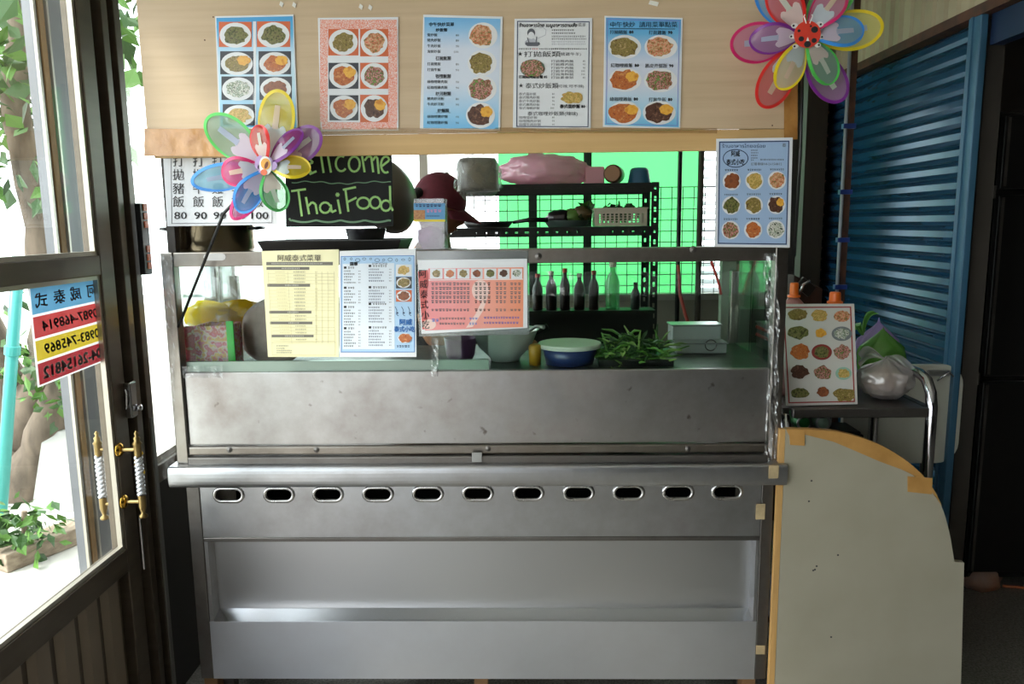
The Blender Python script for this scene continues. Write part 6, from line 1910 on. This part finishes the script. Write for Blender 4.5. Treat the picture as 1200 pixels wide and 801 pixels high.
for q in (((925, 505), (943, 505), (943, 522), (926, 521)), ((1064, 558), (1093, 560), (1092, 579), (1064, 576))):
    MB().prism([P(u, v, Yc - .0036) for u, v in q], (0, .003, 0)).build('tape_patch', M_tape_matte, cb)
for u, v in ((951, 563), (948, 587), (955, 667), (957, 663), (953, 668), (974, 746), (982, 650)):
    MB().lathe([(0, .0006), (.0028, .0005), (.003, 0)], P(u, v, Yc), 8, (0, -1, 0)).build('hole_mark', M_ink, cb)

# rounded pale panel behind the cart
Yp = .525
q0, q1 = P(985, 543, Yp), P(1131, 427, Yp)
rad_ = .075
o_ = []
zlo, zhi = q0.z, q1.z
for cx, cz, a0 in ((q1.x - rad_, zlo + rad_, -90), (q1.x - rad_, zhi - rad_, 0), (q0.x + rad_, zhi - rad_, 90), (q0.x + rad_, zlo + rad_, 180)):
    for i in range(7):
        a_ = math.radians(a0 + 90 * i / 6); o_.append((cx + rad_ * math.cos(a_), Yp, cz + rad_ * math.sin(a_)))
pn = empty('folding_table_leaf', ((q0.x + q1.x) / 2, Yp, 0)); tag(pn, 'pale grey round-cornered table leaf standing on edge behind the cart', 'table leaf')
MB().prism(o_, (0, .022, 0)).build('leaf', mat('pale_melamine', (196, 196, 184), 0.35, coat=.3), pn, bevel=.004)
for x in (q0.x + .1, q1.x - .1):
    MB().box((x - .012, Yp + .024, 0), (x + .012, Yp + .046, zlo + .25)).build('leg', M_black, pn)
MB().tube([P(1098, 446, Yp - .01), P(1112, 436, Yp - .02), P(1123, 446, Yp - .01)], .004, 8).build('wire_catch', M_chrome, pn, smooth=True)
MB().box((P(1086, 432, Yp).x, Yp - .012, P(1086, 440, Yp).z), (P(1112, 432, Yp).x, Yp - .001, P(1086, 433, Yp).z)).build('clip', M_alu, pn, bevel=.003)

# fridge in the dark side room
fx0 = P(1146, 300, .95).x; fy = .95
fb = empty('tall_fridge', (fx0 + .36, fy + .3, 0)); tag(fb, 'tall dark steel fridge in the shadowed room at the far right', 'fridge')
zf = P(1160, 130, fy).z
M_fr = mat('dark_fridge_steel', (70, 70, 70), 0.25, 0.9)
MB().box((fx0, fy, .06), (fx0 + .72, fy + .62, zf)).build('cabinet', M_fr, fb, bevel=.006)
zm = P(1170, 225, fy).z; zm2 = P(1170, 442, fy).z
zlist = [(.1, zm2 - .012), (zm2 + .012, zm - .012), (zm + .012, zf - .02)]
for za, zb_ in zlist:
    d_ = MB().box((fx0 + .045, fy - .032, za), (fx0 + .71, fy - .001, zb_)).build('door', mat('fridge_door', (50, 50, 50), 0.3, 0.8), fb, bevel=.004)
    MB().box((fx0 + .05, fy - .045, za + .01), (fx0 + .062, fy - .033, zb_ - .01)).build('edge_trim', M_steel_dark, d_)
    MB().tube([(fx0 + .64, fy - .035, za + .1), (fx0 + .64, fy - .07, za + .12), (fx0 + .64, fy - .07, zb_ - .12), (fx0 + .64, fy - .035, zb_ - .1)], .008, 8).build('door_handle', M_steel_dark, d_, smooth=True)
for za in (zm2, zm):
    MB().lathe([(.012, 0), (.012, .05)], (fx0 + .03, fy - .015, za - .025), 10).build('hinge', M_steel_dark, fb)
for x in (fx0 + .05, fx0 + .65):
    MB().box((x, fy + .03, 0), (x + .05, fy + .08, .06)).build('foot', M_black, fb)
# bundle on the floor
c = PZ(1143, 684, 0)
bn = MB().blob((c.x, c.y - .02, .05), (.09, .08, .07), 21, .2, 1.8, 3, flat=-.05)
tag(bn.build('brown_bundle', mat('brown_cloth', (136, 84, 52), 0.8, rgb2=(150, 130, 120), scale=9), smooth=True), 'brown cloth bundle on the dark floor by the fridge', 'bundle')
o = MB().tube([c + Vector((.1, -.03, .006)), c + Vector((.2, -.05, .006)), c + Vector((.34, -.02, .006)), c + Vector((.5, .02, .006))], .006, 8).build('orange_cord', mat('orange_rubber', (170, 90, 50), 0.5), smooth=True)
tag(o, 'thin orange brown cord on the floor running towards the fridge', 'cord')

# ------------------------------------------------------------------ the cook
def skin(name, joints, edges, mats, parent, root_i=0, sub=2):
    me = bpy.data.meshes.new(name)
    o0 = WLOC[parent.name] if parent else Vector()
    me.from_pydata([Vector(p) - o0 for p, r_ in joints], edges, [])
    for m_ in mats: me.materials.append(m_)
    o = bpy.data.objects.new(name, me); COL.objects.link(o)
    if parent: o.parent = parent
    WLOC[o.name] = o0.copy()
    md = o.modifiers.new('skin', 'SKIN'); md.use_smooth_shade = True
    for i, sv in enumerate(me.skin_vertices[0].data):
        r_ = joints[i][1]
        sv.radius = r_ if isinstance(r_, tuple) else (r_, r_)
        sv.use_root = (i == root_i)
    if sub:
        md = o.modifiers.new('sub', 'SUBSURF'); md.levels = sub; md.render_levels = sub
    return o
hd = P(514, 233, .86)
px_, py_ = hd.x - .06, .86
ps = empty('person', (px_, py_, 0))
tag(ps, 'cook in a maroon cap bending over the stove behind the counter', 'person')
M_skin = mat('brown_skin', (150, 98, 68), 0.5, var=.06, scale=20)
M_shirt = mat('dark_shirt', (40, 40, 46), 0.8, var=.15, scale=12); M_trous = mat('navy_trousers', (34, 40, 58), 0.8)
zh = hd.z - .02
def B(x, y, z): return Vector((px_ + x, py_ + y, z))
J = [(B(-.04, 0, .93), (.12, .14)), (B(-.03, 0, 1.12), (.11, .14)), (B(.0, 0, 1.33), (.12, .17)), (B(.03, 0, 1.46), (.07, .1)), (B(.045, 0, 1.53), .052), (B(.06, 0, 1.60), .055)]
E_ = [(0, 1), (1, 2), (2, 3), (3, 4), (4, 5)]
def limb2(start, pts):
    prev = start
    for p in pts:
        J.append(p); E_.append((prev, len(J) - 1)); prev = len(J) - 1
    return prev
for sy in (-1, 1):
    limb2(0, [(B(-.04, sy * .09, .86), .085), (B(-.02, sy * .095, .48), .06), (B(-.04, sy * .095, .09), .042), (B(.06, sy * .10, .045), .042), (B(.15, sy * .11, .035), .03)])
    wi = limb2(3, [(B(.02, sy * .19, 1.43), .055), (B(.05, sy * .25, 1.17), .045), (B(.2, sy * .23, 1.11), .038), (B(.30, sy * .20, 1.11), .028), (B(.345, sy * .20, 1.107), (.032, .022)), (B(.385, sy * .20, 1.10), (.036, .018))])
    for k_, (oy, L_) in enumerate(((-.03, .062), (-.01, .074), (.01, .07), (.03, .055))):
        limb2(wi, [(B(.40, sy * .20 + oy, 1.098), .0095), (B(.40 + L_ * .5, sy * .20 + oy * 1.15, 1.085), .009), (B(.40 + L_ * .85, sy * .20 + oy * 1.1, 1.058), .0075)])
    limb2(wi - 1, [(B(.355, sy * .20 - .042 * sy, 1.098), .011), (B(.385, sy * .20 - .058 * sy, 1.082), .010), (B(.41, sy * .20 - .052 * sy, 1.066), .008)])
body = skin('body', J, E_, [M_skin], ps)
# head with face, turned to +x and tipped down
hm = MB()
hc = Vector((hd.x, py_, hd.z - .03))
tl_ = Matrix.Rotation(.30, 3, 'Y')
def headfn(p):
    x, y, z = p
    w_ = 1.0
    if z < -.2: w_ = 1 - (-.2 - z) * .45
    x2 = x * (1 - .12 * max(0, -z)) ; y2 = y * w_ * .80
    if x > .3 and z < 0:
        x2 += .06 * math.exp(-((z + .80) ** 2) * 18)  # chin
    nose = .20 * math.exp(-(y / .13) ** 2) * math.exp(-((z + .22) / .17) ** 2) * (x > 0)
    brow = .05 * math.exp(-((z - .10) / .10) ** 2) * (x > .3)
    eye = -.06 * (math.exp(-((abs(y) - .33) / .14) ** 2) * math.exp(-((z + .03) / .10) ** 2)) * (x > .3)
    lip = .06 * math.exp(-(y / .24) ** 2) * (math.exp(-((z + .52) / .05) ** 2) + math.exp(-((z + .62) / .05) ** 2)) * (x > .3)
    return tl_ @ Vector((x2 + nose + brow + eye + lip, y2, z))
hm.blob(hc, (.098, .098, .118), 1, .0, 1, 5, headfn)
head = hm.build('head', M_skin, ps, smooth=True)
for sy in (-1, 1):
    MB().blob(hc + tl_ @ Vector((-.005, sy * .079, -.012)), (.016, .009, .03), 3, .1, 2, 2).build('ear', M_skin, head, smooth=True)
    e_ = MB().blob(hc + tl_ @ Vector((.083, sy * .03, -.004)), (.012, .013, .010), 3, 0, 2, 2).build('eye', mat('eye_white', (220, 214, 206), 0.3), head, smooth=True)
    MB().blob(hc + tl_ @ Vector((.092, sy * .03, -.006)), (.0045, .005, .005), 3, 0, 2, 2)
MB().blob(hc + tl_ @ Vector((.088, 0, -.066)), (.008, .022, .007), 3, 0, 2, 2).build('lips', mat('lip_brown', (128, 70, 56), 0.5), head, smooth=True)
MB().blob(hc + tl_ @ Vector((-.02, 0, .01)), (.092, .086, .085), 4, .06, 4, 3, lambda p: tl_ @ Vector((min(p.x, .55), p.y, max(p.z, -.55)))).build('hair', mat('black_hair', (18, 15, 14), 0.6, bump=.4, scale=80), head, smooth=True)
# cap: dome, strap gap, button, peak
M_cap2 = mat('maroon_cloth', (96, 24, 40), 0.75, var=.12, scale=60, bump=.1)
cpo = MB()
cc = hc + tl_ @ Vector((-.004, 0, .022))
def capfn(p):
    z = max(p.z, -.12)
    if p.z < -.12 : return tl_ @ Vector((p.x * .99, p.y * .99, -.12))
    k_ = 1
    return tl_ @ Vector((p.x * (1.0), p.y * .86, z ** 1 if z < .0 else z * 1.0))
cpo.blob(cc, (.107, .107, .112), 1, 0, 1, 4, capfn)
cap = cpo.build('cap', M_cap2, ps, smooth=True)
pk = MB()
def peak(u, v):
    a_ = (u - .5) * 2.2
    r_ = .108 + .075 * v * math.cos(a_) ** .8
    return cc + tl_ @ Vector((r_ * math.cos(a_), .094 * math.sin(a_) * (1 - .05 * v), -.008 - .03 * v - .018 * math.sin(a_) ** 2))
pk.grid(peak, 20, 6)
pk.build('cap_peak', M_cap2, cap, smooth=True, solid=.004)
MB().lathe([(0, .006), (.007, .004), (.009, 0)], cc + tl_ @ Vector((0, 0, .111)), 10, tl_ @ Vector((0, 0, 1))).build('cap_button', mat('pale_button', (196, 186, 184), 0.4), cap, smooth=True)
MB().blob(cc + tl_ @ Vector((-.080, -.050, .004)), (.028, .045, .024), 2, 0, 2, 3, lambda p: tl_ @ p).build('strap_gap', mat('black_hair', (18, 15, 14)), cap, smooth=True)
# clothes
JS = [(B(-.045, 0, .90), (.14, .165)), (B(-.03, 0, 1.12), (.13, .16)), (B(.0, 0, 1.33), (.14, .185)), (B(.028, 0, 1.45), (.085, .12)), (B(.038, 0, 1.495), (.062, .066))]
ES = [(0, 1), (1, 2), (2, 3), (3, 4)]
for sy in (-1, 1):
    k_ = len(JS); JS += [(B(.02, sy * .19, 1.43), .068), (B(.042, sy * .235, 1.24), .062)]
    ES += [(3, k_), (k_, k_ + 1)]
skin('shirt', JS, ES, [M_shirt], ps)
JT = [(B(-.04, 0, .93), (.135, .155))]; ET = []
for sy in (-1, 1):
    k_ = len(JT); JT += [(B(-.04, sy * .09, .84), .10), (B(-.02, sy * .095, .48), .078), (B(-.04, sy * .095, .12), .062)]
    ET += [(0, k_), (k_, k_ + 1), (k_ + 1, k_ + 2)]
skin('trousers', JT, ET, [M_trous], ps)
for sy in (-1, 1):
    MB().blob(B(.05, sy * .105, .05), (.14, .052, .05), 6, .05, 2, 3, lambda p: Vector((p.x, p.y, max(p.z, -1))), flat=-.05).build('shoe', M_black, ps, smooth=True)

bpy.data.objects.remove(FONT_OBJ, do_unlink=True)
